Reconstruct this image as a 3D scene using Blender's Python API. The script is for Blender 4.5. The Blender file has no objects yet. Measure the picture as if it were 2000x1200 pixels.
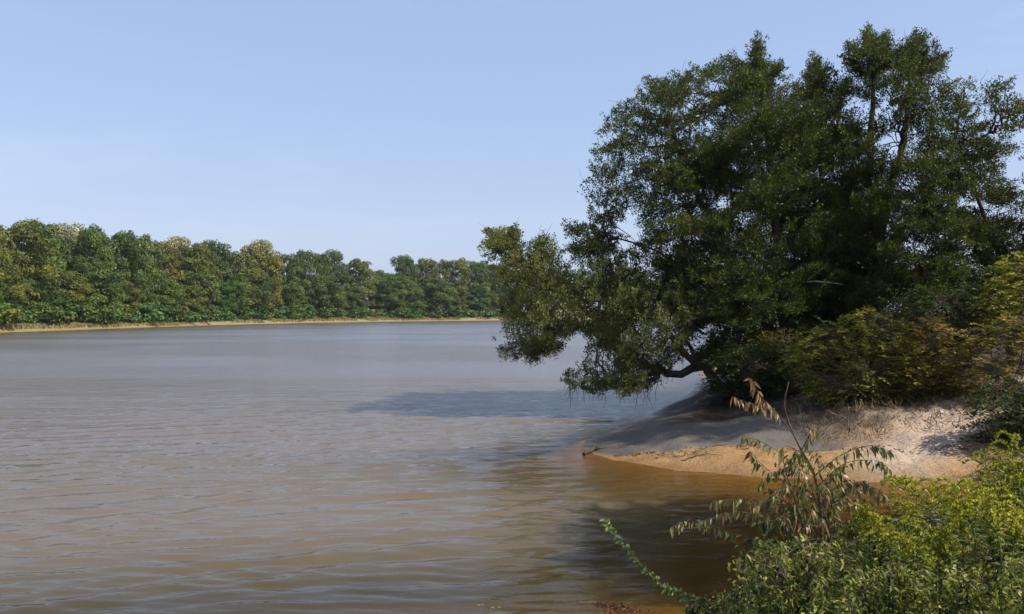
import bpy, math, random
import numpy as np
from mathutils import Vector
R = math.radians
rng = np.random.default_rng(7)
random.seed(7)
SC = bpy.context.scene
COL = SC.collection

# ------------------------------------------------------------------ camera
FPX = 1700.0      # focal length in pixels of the 2000 px wide photograph
HC = 3.0          # eye height above the water
HZ = 610.0        # row of the horizon
cam = bpy.data.cameras.new("camera"); camo = bpy.data.objects.new("camera", cam); COL.objects.link(camo)
cam.sensor_width = 36; cam.lens = FPX / 2000 * 36
camo.location = (0, 0, HC); camo.rotation_euler = (R(90) + math.atan((HZ - 600) / FPX), 0, 0)
cam.clip_start = 0.1; cam.clip_end = 5000
SC.camera = camo

# ------------------------------------------------------------------ light
SUN_EL, SUN_AZ = 48.0, 112.0     # azimuth clockwise from the view direction (+Y): from the right, a little behind
w = bpy.data.worlds.new("World"); SC.world = w; w.use_nodes = True
nt = w.node_tree; nt.nodes.clear()
sky = nt.nodes.new('ShaderNodeTexSky'); sky.sky_type = 'NISHITA'; sky.sun_disc = False
sky.sun_elevation = R(SUN_EL); sky.sun_rotation = R(SUN_AZ)
sky.air_density = 1.0; sky.dust_density = 1.6; sky.ozone_density = 2.0; sky.altitude = 50
bg = nt.nodes.new('ShaderNodeBackground'); bg.inputs[1].default_value = 0.12
wo = nt.nodes.new('ShaderNodeOutputWorld')
# summer haze: the clear sky is paled towards an even milky blue
tn = nt.nodes.new('ShaderNodeMix'); tn.data_type = 'RGBA'; tn.blend_type = 'MULTIPLY'; tn.inputs[0].default_value = 1; tn.inputs[7].default_value = (.50, .40, .36, 1)
ad = nt.nodes.new('ShaderNodeMix'); ad.data_type = 'RGBA'; ad.blend_type = 'ADD'; ad.inputs[0].default_value = 1; ad.inputs[7].default_value = (1.30, 1.85, 2.95, 1)
nt.links.new(sky.outputs[0], tn.inputs[6]); nt.links.new(tn.outputs[2], ad.inputs[6])
tcw = nt.nodes.new('ShaderNodeTexCoord'); mpw = nt.nodes.new('ShaderNodeMapping'); mpw.inputs['Scale'].default_value = (1.2, 1.2, 7); nzw = nt.nodes.new('ShaderNodeTexNoise')
nzw.inputs['Scale'].default_value = 2.2; nzw.inputs['Detail'].default_value = 6; nzw.inputs['Roughness'].default_value = .6; rw = nt.nodes.new('ShaderNodeMapRange')
rw.inputs[1].default_value = .5; rw.inputs[2].default_value = .8; rw.inputs[3].default_value = 0; rw.inputs[4].default_value = .16
wsp = nt.nodes.new('ShaderNodeMix'); wsp.data_type = 'RGBA'; wsp.inputs[7].default_value = (4.9, 5.5, 6.6, 1)
nt.links.new(tcw.outputs['Generated'], mpw.inputs[0]); nt.links.new(mpw.outputs[0], nzw.inputs['Vector']); nt.links.new(nzw.outputs[0], rw.inputs[0]); nt.links.new(rw.outputs[0], wsp.inputs[0])
nt.links.new(ad.outputs[2], wsp.inputs[6]); nt.links.new(wsp.outputs[2], bg.inputs[0]); nt.links.new(bg.outputs[0], wo.inputs[0])
sd = bpy.data.lights.new("sun", 'SUN'); sd.energy = 4.2; sd.angle = R(0.5); sd.color = (1, 0.94, 0.85)
so = bpy.data.objects.new("sun", sd); COL.objects.link(so)
sv = Vector((math.sin(R(SUN_AZ)) * math.cos(R(SUN_EL)), math.cos(R(SUN_AZ)) * math.cos(R(SUN_EL)), math.sin(R(SUN_EL))))
so.rotation_euler = sv.to_track_quat('Z', 'Y').to_euler(); so.location = (20, -5, 30)
SC.view_settings.view_transform = 'Standard'; SC.view_settings.look = 'None'
SC.view_settings.exposure = 0.65; SC.view_settings.gamma = 1.0
SC.cycles.max_bounces = 8; SC.cycles.transparent_max_bounces = 16
SC.cycles.diffuse_bounces = 3; SC.cycles.glossy_bounces = 3; SC.cycles.transmission_bounces = 3

# ------------------------------------------------------------------ helpers
def P(px, py, Y):
    "the point at depth Y behind a pixel of the 2000x1200 photograph"
    return np.array([(px - 1000) / FPX * Y, Y, HC - (py - HZ) / FPX * Y])

def tag(o, label=None, cat=None, group=None, kind=None):
    if label: o["label"] = label
    if cat: o["category"] = cat
    if group: o["group"] = group
    if kind: o["kind"] = kind
    return o

def empty(name, loc, label, cat, group=None):
    o = bpy.data.objects.new(name, None); COL.objects.link(o)
    o.location = loc; o.empty_display_size = 0.2
    return tag(o, label, cat, group)

def mesh_obj(name, V, F, mat, parent=None, origin=None, tint=None, smooth=False):
    "V (n,3) array in world metres, F (m,k) array of equal-sized faces or list of such arrays"
    V = np.asarray(V, dtype=np.float64)
    if origin is None and parent is not None: origin = np.array(parent.location)
    if origin is not None: V = V - np.asarray(origin)
    Fs = F if isinstance(F, list) else [F]
    me = bpy.data.meshes.new(name)
    tot = sum(f.size for f in Fs); nf = sum(len(f) for f in Fs)
    me.vertices.add(len(V)); me.vertices.foreach_set("co", V.astype(np.float32).ravel())
    me.loops.add(tot); me.loops.foreach_set("vertex_index", np.concatenate([f.ravel() for f in Fs]).astype(np.int32))
    ls = []; s = 0
    for f in Fs:
        ls.append(s + np.arange(len(f)) * f.shape[1]); s += f.size
    me.polygons.add(nf); me.polygons.foreach_set("loop_start", np.concatenate(ls).astype(np.int32))
    me.update(calc_edges=True); me.validate()
    if tint is not None:
        a = me.attributes.new("tint", 'FLOAT_COLOR', 'POINT')
        t = np.ones((len(V), 4), dtype=np.float32); t[:, :tint.shape[1]] = tint
        a.data.foreach_set("color", t.ravel())
    if smooth: me.polygons.foreach_set("use_smooth", np.ones(nf, dtype=bool))
    me.materials.append(mat)
    o = bpy.data.objects.new(name, me); COL.objects.link(o)
    if parent is not None: o.parent = parent
    elif origin is not None: o.location = origin
    return o

def unit(v):
    return v / np.maximum(np.linalg.norm(v, axis=-1, keepdims=True), 1e-9)

def rand_unit(n):
    return unit(rng.normal(size=(n, 3)))

class Tubes:
    def __init__(s): s.V = []; s.F = []; s.n = 0
    def add(s, pts, rad, sides=6):
        pts = np.asarray(pts, float); n = len(pts)
        rad = np.broadcast_to(np.asarray(rad, float), (n,))
        t = unit(np.gradient(pts, axis=0))
        ref = np.array([0.0, 0, 1]) if abs(t[0][2]) < .9 else np.array([1.0, 0, 0])
        a = unit(np.cross(t, ref)); b = np.cross(t, a)
        an = np.arange(sides) / sides * 2 * math.pi
        ring = (a[:, None] * np.cos(an)[None, :, None] + b[:, None] * np.sin(an)[None, :, None]) * rad[:, None, None] + pts[:, None]
        s.V.append(ring.reshape(-1, 3))
        i, j = np.meshgrid(np.arange(n - 1), np.arange(sides), indexing='ij'); j2 = (j + 1) % sides
        s.F.append(np.stack([i * sides + j, i * sides + j2, (i + 1) * sides + j2, (i + 1) * sides + j], -1).reshape(-1, 4) + s.n)
        s.n += n * sides
    def get(s): return np.concatenate(s.V), np.concatenate(s.F)

def curve(p0, p1, sag=0.0, wob=0.0, n=7, mid=None):
    p0 = np.asarray(p0, float); p1 = np.asarray(p1, float)
    t = np.linspace(0, 1, n)[:, None]
    q = p0 * (1 - t) + p1 * t if mid is None else p0 * (1 - t) ** 2 + 2 * np.asarray(mid) * t * (1 - t) + p1 * t ** 2
    q = q + np.array([0, 0, 1]) * (sag * 4 * t * (1 - t))
    if wob:
        wv = rng.normal(size=(n, 3)) * wob; wv[0] = 0; wv[-1] = 0; q = q + wv
    return q

def path(pts, n=14, wob=0.0):
    "smooth (Catmull-Rom) path through points"
    p = np.asarray(pts, float); k = len(p)
    p = np.vstack([2 * p[0] - p[1], p, 2 * p[-1] - p[-2]])
    out = []
    for u in np.linspace(0, k - 1 - 1e-6, n):
        i = int(u); t = u - i
        a, b, c, d = p[i], p[i + 1], p[i + 2], p[i + 3]
        out.append(.5 * (2 * b + (c - a) * t + (2 * a - 5 * b + 4 * c - d) * t * t + (3 * b - a - 3 * c + d) * t ** 3))
    out = np.array(out)
    if wob: out[1:-1] += rng.normal(size=(n - 2, 3)) * wob
    return out

def diamonds(c, d, nrm, L, W):
    "small pointed leaves: centre base c, long axis d, face normal nrm"
    d = unit(d); s = unit(np.cross(d, nrm)); L = L[:, None]; W = W[:, None]
    v = np.stack([c - d * L * .5, c + s * W * .5 + d * L * .05, c + d * L * .5, c - s * W * .5 + d * L * .05], 1)
    n = len(c)
    return v.reshape(-1, 3), np.arange(4 * n).reshape(n, 4)

def bent_leaves(c, d, nrm, L, W, droop):
    "leaf blades of four faces folded on the midrib and bent down along their length"
    n = len(c); d = unit(d); s = unit(np.cross(d, nrm)); u = unit(np.cross(s, d))
    L = L[:, None]; W = W[:, None]; dr = np.broadcast_to(np.asarray(droop, float), (n,))[:, None]
    down = np.array([0, 0, -1.0])
    b = c; m = c + d * L * .45 + down * L * dr * .12; t = c + d * L * .95 + down * L * dr * .55
    q1 = c + d * L * .3 + down * L * dr * .05; 
    e1 = q1 + s * W * .5 + u * W * .18; e2 = q1 - s * W * .5 + u * W * .18
    f1 = m + (d * L * .2 + down * L * dr * .15) + s * W * .38 + u * W * .12; f2 = m + (d * L * .2 + down * L * dr * .15) - s * W * .38 + u * W * .12
    V = np.stack([b, e1, f1, t, f2, e2, m], 1).reshape(-1, 3)
    o = (np.arange(n) * 7)[:, None]
    F = np.concatenate([o + np.array([[0, 1, 6, 5]])[:, :], ], 0)
    Fq = np.concatenate([o + [0, 1, 6, 5]], 0)
    Ft = np.concatenate([o + [1, 2, 6], o + [2, 3, 6], o + [3, 4, 6], o + [4, 5, 6]], 0)
    return V, [Fq, Ft]

def pip(x, y, poly):
    poly = np.asarray(poly, float); ins = np.zeros(x.shape, bool); j = len(poly) - 1
    for i in range(len(poly)):
        xi, yi = poly[i]; xj, yj = poly[j]
        if yi != yj:
            ins ^= ((yi > y) != (yj > y)) & (x < (xj - xi) * (y - yi) / (yj - yi) + xi)
        j = i
    return ins

def pdist(x, y, poly, closed=True):
    poly = np.asarray(poly, float); m = np.full(x.shape, 1e9); n = len(poly)
    for i in range(n if closed else n - 1):
        a = poly[i]; b = poly[(i + 1) % n]; ab = b - a; l2 = ab @ ab + 1e-9
        t = np.clip(((x - a[0]) * ab[0] + (y - a[1]) * ab[1]) / l2, 0, 1)
        m = np.minimum(m, np.hypot(x - a[0] - t * ab[0], y - a[1] - t * ab[1]))
    return m

def _h(i, j, k):
    v = np.sin(i * 127.1 + j * 311.7 + k * 74.7) * 43758.5453
    return v - np.floor(v)
def vnoise(x, y, k=0):
    xi = np.floor(x); yi = np.floor(y); fx = x - xi; fy = y - yi
    fx = fx * fx * (3 - 2 * fx); fy = fy * fy * (3 - 2 * fy)
    return (_h(xi, yi, k) * (1 - fx) + _h(xi + 1, yi, k) * fx) * (1 - fy) + (_h(xi, yi + 1, k) * (1 - fx) + _h(xi + 1, yi + 1, k) * fx) * fy
def fbm(x, y, k=0, o=4):
    s = 0; a = .5
    for i in range(o): s = s + a * vnoise(x * 2 ** i, y * 2 ** i, k + i); a *= .5
    return s

# ------------------------------------------------------------------ materials
def newmat(name):
    m = bpy.data.materials.new(name); m.use_nodes = True; t = m.node_tree; t.nodes.clear()
    return m, t, t.nodes, t.links
def ramp(N, stops):
    r = N.new('ShaderNodeValToRGB'); e = r.color_ramp.elements
    while len(e) < len(stops): e.new(.5)
    for k, (p, c) in enumerate(stops): e[k].position = p; e[k].color = (*c, 1)
    return r
def mixc(N, L, fac, a, b, mode='MIX'):
    m = N.new('ShaderNodeMix'); m.data_type = 'RGBA'; m.blend_type = mode
    for sock, v in ((m.inputs[0], fac), (m.inputs[6], a), (m.inputs[7], b)):
        if isinstance(v, (int, float)): sock.default_value = v
        elif isinstance(v, tuple): sock.default_value = (*v, 1)
        else: L.new(v, sock)
    return m.outputs[2]
def mth(N, L, op, a, b=None):
    m = N.new('ShaderNodeMath'); m.operation = op
    for k, v in enumerate((a, b)):
        if v is None: continue
        if isinstance(v, (int, float)): m.inputs[k].default_value = v
        else: L.new(v, m.inputs[k])
    return m.outputs[0]
def noise(N, L, scale, detail=4, rough=.6, vec=None):
    n = N.new('ShaderNodeTexNoise'); n.inputs['Scale'].default_value = scale; n.inputs['Detail'].default_value = detail
    n.inputs['Roughness'].default_value = rough
    if vec is not None: L.new(vec, n.inputs['Vector'])
    return n

def foliage(name, cols, trans=.3, objcol=False, spec=.25, rough=.55):
    "cols: colours from dark to light, picked by each clump's tint; green channel of tint varies single leaves"
    m, t, N, L = newmat(name)
    at = N.new('ShaderNodeAttribute'); at.attribute_name = 'tint'
    sp = N.new('ShaderNodeSeparateColor'); L.new(at.outputs['Color'], sp.inputs[0])
    r = ramp(N, [(i / (len(cols) - 1) if len(cols) > 1 else 0, c) for i, c in enumerate(cols)])
    L.new(sp.outputs[0], r.inputs[0])
    k = mth(N, L, 'MULTIPLY_ADD', sp.outputs[1], .7); N[-1].inputs[2].default_value = .65
    vm = N.new('ShaderNodeVectorMath'); vm.operation = 'SCALE'; L.new(r.outputs[0], vm.inputs[0]); L.new(k, vm.inputs['Scale'])
    col = vm.outputs[0]
    if objcol:
        oi = N.new('ShaderNodeObjectInfo'); col = mixc(N, L, 1.0, col, oi.outputs['Color'], 'MULTIPLY')
    b = N.new('ShaderNodeBsdfPrincipled'); b.inputs['Roughness'].default_value = rough
    b.inputs['Specular IOR Level'].default_value = spec
    L.new(col, b.inputs['Base Color'])
    tr = N.new('ShaderNodeBsdfTranslucent')
    L.new(mixc(N, L, 1.0, col, (1.25, 1.2, .55), 'MULTIPLY'), tr.inputs[0])
    mx = N.new('ShaderNodeMixShader'); mx.inputs[0].default_value = trans
    L.new(b.outputs[0], mx.inputs[1]); L.new(tr.outputs[0], mx.inputs[2])
    o = N.new('ShaderNodeOutputMaterial'); L.new(mx.outputs[0], o.inputs[0])
    return m

def bark(name, c1, c2, scale=14):
    m, t, N, L = newmat(name)
    tc = N.new('ShaderNodeTexCoord'); mp = N.new('ShaderNodeMapping'); mp.inputs['Scale'].default_value = (1, 1, .18)
    L.new(tc.outputs['Object'], mp.inputs[0])
    n = noise(N, L, scale, 6, .65, mp.outputs[0])
    r = ramp(N, [(.35, c1), (.65, c2)]); L.new(n.outputs[0], r.inputs[0])
    b = N.new('ShaderNodeBsdfPrincipled'); b.inputs['Roughness'].default_value = .85; b.inputs['Specular IOR Level'].default_value = .2
    L.new(r.outputs[0], b.inputs['Base Color'])
    bu = N.new('ShaderNodeBump'); bu.inputs['Strength'].default_value = .7; bu.inputs['Distance'].default_value = .03
    L.new(n.outputs[0], bu.inputs['Height']); L.new(bu.outputs[0], b.inputs['Normal'])
    o = N.new('ShaderNodeOutputMaterial'); L.new(b.outputs[0], o.inputs[0])
    return m

M = {}
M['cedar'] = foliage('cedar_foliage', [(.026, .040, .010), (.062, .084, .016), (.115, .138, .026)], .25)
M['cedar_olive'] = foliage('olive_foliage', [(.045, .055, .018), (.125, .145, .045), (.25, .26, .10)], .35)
M['far_leaf'] = foliage('broad_leaf_foliage', [(.045, .064, .018), (.082, .106, .027), (.128, .150, .038)], .25, objcol=True)
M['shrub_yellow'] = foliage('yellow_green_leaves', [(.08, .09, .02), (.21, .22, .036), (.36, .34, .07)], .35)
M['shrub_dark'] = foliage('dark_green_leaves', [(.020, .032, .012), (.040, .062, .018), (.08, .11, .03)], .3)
M['shrub_orange'] = foliage('orange_leaves', [(.06, .08, .02), (.15, .13, .035), (.34, .17, .06)], .35)
M['shrub_rust'] = foliage('rusty_brown_leaves', [(.06, .07, .02), (.14, .135, .035), (.28, .18, .055)], .35)
M['bark'] = bark('red_brown_bark', (.045, .028, .020), (.13, .085, .06))
M['bark_grey'] = bark('grey_bark', (.07, .06, .05), (.18, .16, .13))
M['dead'] = bark('bleached_dead_wood', (.28, .23, .19), (.5, .44, .38), 20)
M['twig'] = bark('thin_twig_bark', (.07, .045, .03), (.16, .11, .08), 30)
M['lance'] = foliage('lance_leaves', [(.05, .06, .016), (.11, .125, .03), (.20, .18, .07), (.30, .17, .10)], .35, spec=.4, rough=.4)
M['weed'] = foliage('weed_leaves', [(.025, .042, .010), (.095, .13, .022), (.25, .28, .05), (.42, .38, .14)], .4, spec=.25, rough=.45)
M['golden'] = foliage('goldenrod_plume', [(.17, .18, .03), (.33, .33, .04), (.50, .45, .07)], .4)
M['vine'] = foliage('vine_leaves', [(.06, .10, .025), (.15, .20, .06), (.34, .38, .20)], .4, spec=.4)
M['red'] = foliage('red_dry_leaves', [(.10, .035, .018), (.20, .07, .035), (.30, .13, .07)], .3)
M['stem_green'] = bark('green_stem', (.07, .10, .03), (.14, .17, .06), 40)
M['grass'] = foliage('grass_blades', [(.09, .13, .03), (.20, .26, .05), (.36, .36, .14)], .4)
M['straw'] = foliage('dry_grass', [(.10, .13, .04), (.30, .23, .10), (.40, .33, .17)], .3)
M['litter'] = foliage('leaf_litter', [(.04, .025, .014), (.11, .068, .034), (.26, .17, .09)], .1)

# ------------------------------------------------------------------ ground
NEAR = [(-22, -400), (-16, -20), (-12, 2), (-8, 5.0), (-4, 6.4), (-.5, 7.2), (1.5, 7.9), (2.5, 8.7), (3.0, 9.6), (4.2, 11.2), (6, 13), (7.6, 14.1),
        (8.5, 14.7), (8.2, 15.1), (7, 15.4), (6.2, 15.35), (5.4, 15.7), (4.6, 15.75), (3.9, 16.2), (3.1, 16.5), (2.6, 17.2), (2.0, 17.7), (1.75, 18.5), (1.45, 19.5), (1.8, 20.6),
        (2.6, 21.9), (3.4, 23.8), (4.4, 26.5), (5.8, 30), (8, 37), (12, 55), (28, 110), (55, 190), (95, 300), (160, 345), (1500, 380), (1500, -400)]
FAR = [(-110, -400), (-100, -60), (-92, 0), (-84, 60), (-78, 100), (-75, 127), (-73, 154), (-69, 196), (-57, 243), (-33, 283), (0, 316), (45, 338),
       (90, 352), (150, 365), (400, 420), (1500, 460), (1500, 2500), (-1500, 2500), (-1500, -400)]
def land(x, y):
    "signed distances into the near land and the far land"
    dn = pdist(x, y, NEAR); dn = np.where(pip(x, y, NEAR), dn, -dn)
    df = pdist(x, y, FAR); df = np.where(pip(x, y, FAR), df, -df)
    return dn, df
def height(x, y, dn=None, df=None):
    if dn is None: dn, df = land(x, y)
    jag = (fbm(x * .9, y * .9, 3) - .47) * .8
    dnj = dn + jag * np.clip(np.abs(dn), 0, 1) + (fbm(x * 3.1, y * 3.1, 8) - .47) * .26
    zn = np.interp(dnj, [-30, -6, -2.5, 0, 2.5, 4, 8, 25, 200], [-2.4, -1.2, -.26, 0, .30, .62, 1.25, 1.9, 3])
    zn = np.where((dn < 0) & (x < 60), zn * (1 + 3 * np.clip((y - 18.6) / 1.5, 0, 1)), zn); zn = np.maximum(zn, -3.0)
    g = lambda cx, cy, r: np.exp(-((x - cx) ** 2 + (y - cy) ** 2) / r ** 2)
    zn = zn + np.where(dn > 0, 1, 0) * np.clip(dn, 0, 1.5) / 1.5 * (.62 * g(7.2, 27, 2.8) + .15 * g(11, 21.5, 3) + .35 * g(12.5, 16.5, 3)
         + (fbm(x * .5, y * .5, 5) - .47) * .35 + (fbm(x * 2.2, y * 2.2, 6) - .47) * .22)
    if x.size > 50:
        fr_ = np.random.default_rng(17)
        for _ in range(150):
            fx, fy = fr_.uniform(3, 10.5), fr_.uniform(15.6, 21); r_ = fr_.uniform(.09, .2); m_ = (np.abs(x - fx) < .8) & (np.abs(y - fy) < .8); rr = ((x[m_] - fx) ** 2 + (y[m_] - fy) ** 2) / r_ ** 2
            zn[m_] += fr_.uniform(.02, .05) * (-np.exp(-rr) + .45 * np.exp(-(np.sqrt(rr) - 1.6) ** 2 * 3)) * (dn[m_] > .4)
    dfj = df + (fbm(x * .12, y * .12, 11) - .47) * 4 * np.clip(np.abs(df), 0, 2) / 2
    zf = np.interp(dfj, [-30, -6, 0, 1.5, 5, 9, 40, 400], [-2.4, -1, 0, .5, 1.3, 1.7, 2.2, 5])
    return np.maximum(zn, zf)
def gz(x, y):
    a = height(np.array([float(x)]), np.array([float(y)])); return float(a[0])

def graded(segs):
    out = []
    for a, b, s in segs:
        n = max(1, int(round((b - a) / s))); out.extend(np.linspace(a, b, n, endpoint=False))
    out.append(segs[-1][1]); return np.array(out)
gx = graded([(-1500, -300, 120), (-300, -110, 12), (-110, -45, 2.2), (-45, -6, 3), (-6, -1, .6), (-1, 14, .1), (14, 22, .6), (22, 60, 3), (60, 160, 7), (160, 1500, 100)])
gy = graded([(-400, -20, 40), (-20, 3, 2), (3, 31, .1), (31, 45, .8), (45, 100, 4), (100, 340, 2.5), (340, 420, 6), (420, 2500, 130)])
GX, GY = np.meshgrid(gx, gy, indexing='ij')
DN, DF = land(GX.ravel(), GY.ravel())
gzv = height(GX.ravel(), GY.ravel(), DN, DF)
X, Y = GX.ravel(), GY.ravel()
tint = np.zeros((len(X), 4))
# r: leaf mould and soil under the trees, g: dry grass on the far bank, b: dry pale sand
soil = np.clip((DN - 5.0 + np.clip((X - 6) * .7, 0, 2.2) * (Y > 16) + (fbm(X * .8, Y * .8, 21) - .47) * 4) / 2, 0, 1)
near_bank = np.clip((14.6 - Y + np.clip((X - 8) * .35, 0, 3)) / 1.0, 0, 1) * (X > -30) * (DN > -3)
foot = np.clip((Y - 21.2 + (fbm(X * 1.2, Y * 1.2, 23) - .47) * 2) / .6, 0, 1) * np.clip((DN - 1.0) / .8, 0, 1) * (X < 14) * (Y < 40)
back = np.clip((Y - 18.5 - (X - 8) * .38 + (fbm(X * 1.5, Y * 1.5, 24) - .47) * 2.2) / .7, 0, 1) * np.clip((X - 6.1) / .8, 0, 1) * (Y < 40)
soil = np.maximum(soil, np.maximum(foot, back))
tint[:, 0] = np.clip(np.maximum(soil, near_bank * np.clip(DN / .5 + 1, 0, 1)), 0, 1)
trail = np.exp(-((Y - (16.6 + (X - 7) * .75)) / 1.1) ** 2) * np.clip((X - 6) / 1.5, 0, 1) * (X < 13.0)
tint[:, 0] = tint[:, 0] * (1 - np.clip(trail * 1.3, 0, 1))
tint[:, 1] = np.clip((DF + .5 + (fbm(X * .2, Y * .2, 31) - .47) * 3) / 1.5, 0, 1)
tint[:, 2] = np.clip(trail * 1.2, 0, 1)
# a: tree shade painted as grey on the slope between the beach and the cedars
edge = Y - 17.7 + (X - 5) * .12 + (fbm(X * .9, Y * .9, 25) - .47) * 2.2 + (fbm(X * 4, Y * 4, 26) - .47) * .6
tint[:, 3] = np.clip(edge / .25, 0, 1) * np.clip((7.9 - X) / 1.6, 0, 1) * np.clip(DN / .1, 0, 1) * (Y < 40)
nx, ny = len(gx), len(gy)
ii, jj = np.meshgrid(np.arange(nx - 1), np.arange(ny - 1), indexing='ij')
GF = np.stack([ii * ny + jj, (ii + 1) * ny + jj, (ii + 1) * ny + jj + 1, ii * ny + jj + 1], -1).reshape(-1, 4)

m, t, N, L = newmat('sand_and_soil')
at = N.new('ShaderNodeAttribute'); at.attribute_name = 'tint'; sp = N.new('ShaderNodeSeparateColor'); L.new(at.outputs['Color'], sp.inputs[0])
geo = N.new('ShaderNodeNewGeometry'); sx = N.new('ShaderNodeSeparateXYZ'); L.new(geo.outputs['Position'], sx.inputs[0])
n1 = noise(N, L, 1.3, 6, .6, geo.outputs['Position']); n2 = noise(N, L, 22, 5, .7, geo.outputs['Position']); n3 = noise(N, L, 5, 6, .7, geo.outputs['Position'])
wet = ramp(N, [(.3, (.25, .14, .052)), (.7, (.38, .225, .095))]); L.new(n1.outputs[0], wet.inputs[0])
dry = ramp(N, [(.3, (.34, .26, .19)), (.7, (.52, .40, .29))]); L.new(n3.outputs[0], dry.inputs[0])
# the sand dries paler with height above the water
zr = N.new('ShaderNodeMapRange'); zr.inputs[1].default_value = .25; zr.inputs[2].default_value = .8; L.new(sx.outputs[2], zr.inputs[0])
dryf = mth(N, L, 'MAXIMUM', zr.outputs[0], sp.outputs[2])
c = mixc(N, L, dryf, wet.outputs[0], dry.outputs[0])
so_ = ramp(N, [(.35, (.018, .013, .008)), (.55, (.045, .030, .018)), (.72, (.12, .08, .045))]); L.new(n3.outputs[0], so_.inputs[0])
c = mixc(N, L, at.outputs['Alpha'], c, (.115, .10, .085))  # painted shade: alpha greys the sand of the slope
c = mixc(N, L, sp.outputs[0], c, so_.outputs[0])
gr = ramp(N, [(.3, (.12, .13, .055)), (.5, (.22, .205, .10)), (.7, (.33, .285, .155))]); L.new(n3.outputs[0], gr.inputs[0])
c = mixc(N, L, sp.outputs[1], c, gr.outputs[0])
spk = ramp(N, [(.38, (.62, .60, .58)), (.6, (1.14, 1.14, 1.14))]); L.new(n2.outputs[0], spk.inputs[0])
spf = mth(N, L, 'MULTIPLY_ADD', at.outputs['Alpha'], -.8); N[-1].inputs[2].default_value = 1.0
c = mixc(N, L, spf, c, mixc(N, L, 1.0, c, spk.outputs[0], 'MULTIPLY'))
# soaked rim at the waterline
wr = N.new('ShaderNodeMapRange'); wr.inputs[1].default_value = -.12; wr.inputs[2].default_value = .16; wr.inputs[3].default_value = .72; wr.inputs[4].default_value = 1
L.new(sx.outputs[2], wr.inputs[0])
sr = N.new('ShaderNodeMapRange'); sr.inputs[1].default_value = -.10; sr.inputs[2].default_value = -.32; L.new(sx.outputs[2], sr.inputs[0])
c = mixc(N, L, sr.outputs[0], c, (.13, .105, .04))
vm = N.new('ShaderNodeVectorMath'); vm.operation = 'SCALE'; L.new(c, vm.inputs[0]); L.new(wr.outputs[0], vm.inputs['Scale'])
b = N.new('ShaderNodeBsdfPrincipled'); L.new(vm.outputs[0], b.inputs['Base Color'])
rr = N.new('ShaderNodeMapRange'); rr.inputs[1].default_value = .02; rr.inputs[2].default_value = .14; rr.inputs[3].default_value = .35; rr.inputs[4].default_value = .9
L.new(sx.outputs[2], rr.inputs[0]); L.new(rr.outputs[0], b.inputs['Roughness']); b.inputs['Specular IOR Level'].default_value = .3
bu = N.new('ShaderNodeBump'); bu.inputs['Strength'].default_value = .6; bu.inputs['Distance'].default_value = .14
hs = mth(N, L, 'MULTIPLY_ADD', n2.outputs[0], .45); L.new(n3.outputs[0], N[-1].inputs[2]); L.new(hs, bu.inputs['Height']); L.new(bu.outputs[0], b.inputs['Normal'])
o = N.new('ShaderNodeOutputMaterial'); L.new(b.outputs[0], o.inputs[0])
M['ground'] = m
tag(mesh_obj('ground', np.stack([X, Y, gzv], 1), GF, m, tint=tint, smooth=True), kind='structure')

# ------------------------------------------------------------------ water
rad = [4.6]
while rad[-1] < 900: rad.append(rad[-1] + (max(.045, rad[-1] * .0055) if rad[-1] < 50 else rad[-1] * .02))
rad = np.array(rad); ang = np.linspace(R(-100), R(100), 860)
RR, AA = np.meshgrid(rad, ang, indexing='ij')
wx = (RR * np.sin(AA)).ravel(); wy = (RR * np.cos(AA)).ravel()
wdn, wdf = land(wx, wy)
depth = -height(wx, wy, wdn, wdf)
wz = np.zeros_like(wx)
wr_ = np.random.default_rng(3)
dx = wx + (fbm(wx * .3, wy * .3, 41, 2) - .37) * 1.4; dy = wy + (fbm(wx * .25, wy * .25, 44, 2) - .37) * 1.3
for k in range(20):
    lam = .2 + .75 * wr_.random() ** 1.5; th = R(107 + wr_.normal() * 9); ph = wr_.uniform(0, 6.28)
    s = (dx * math.cos(th) + dy * math.sin(th)) / lam * 2 * math.pi + ph
    env = .35 + 1.3 * vnoise(wx * .22 + k * 3.1, wy * .22, 50 + k)
    wz += np.sin(s) * lam ** .45 * .0046 * env
# long swells of a passing wake, crests running away to the right
s = (dx * -.68 + dy * .73)
for c0, wd in ((6.0, 1.1), (9.4, 1.0), (13.2, 1.3), (17.5, 1.6)):
    wz += .011 * np.sin((s - c0) * 2 * math.pi / .62) * np.exp(-((s - c0) / wd) ** 2)
calm = np.clip(depth / .35, .12, 1)
wz *= calm * np.clip((46 - RR.ravel()) / 28, 0, 1) * np.clip(RR.ravel() / 9, .5, 1)
nr, na = len(rad), len(ang)
ii, jj = np.meshgrid(np.arange(nr - 1), np.arange(na - 1), indexing='ij')
WF = np.stack([ii * na + jj, ii * na + jj + 1, (ii + 1) * na + jj + 1, (ii + 1) * na + jj], -1).reshape(-1, 4)
keep = depth > -.25
WF = WF[keep[WF].any(1)]
wt = np.zeros((len(wx), 3)); wt[:, 0] = np.clip(1 - np.exp(-np.clip(depth - .02, 0, 9) / .34), 0, 1)
wt[:, 2] = np.exp(-np.clip(depth, 0, 9) / .75)
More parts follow.
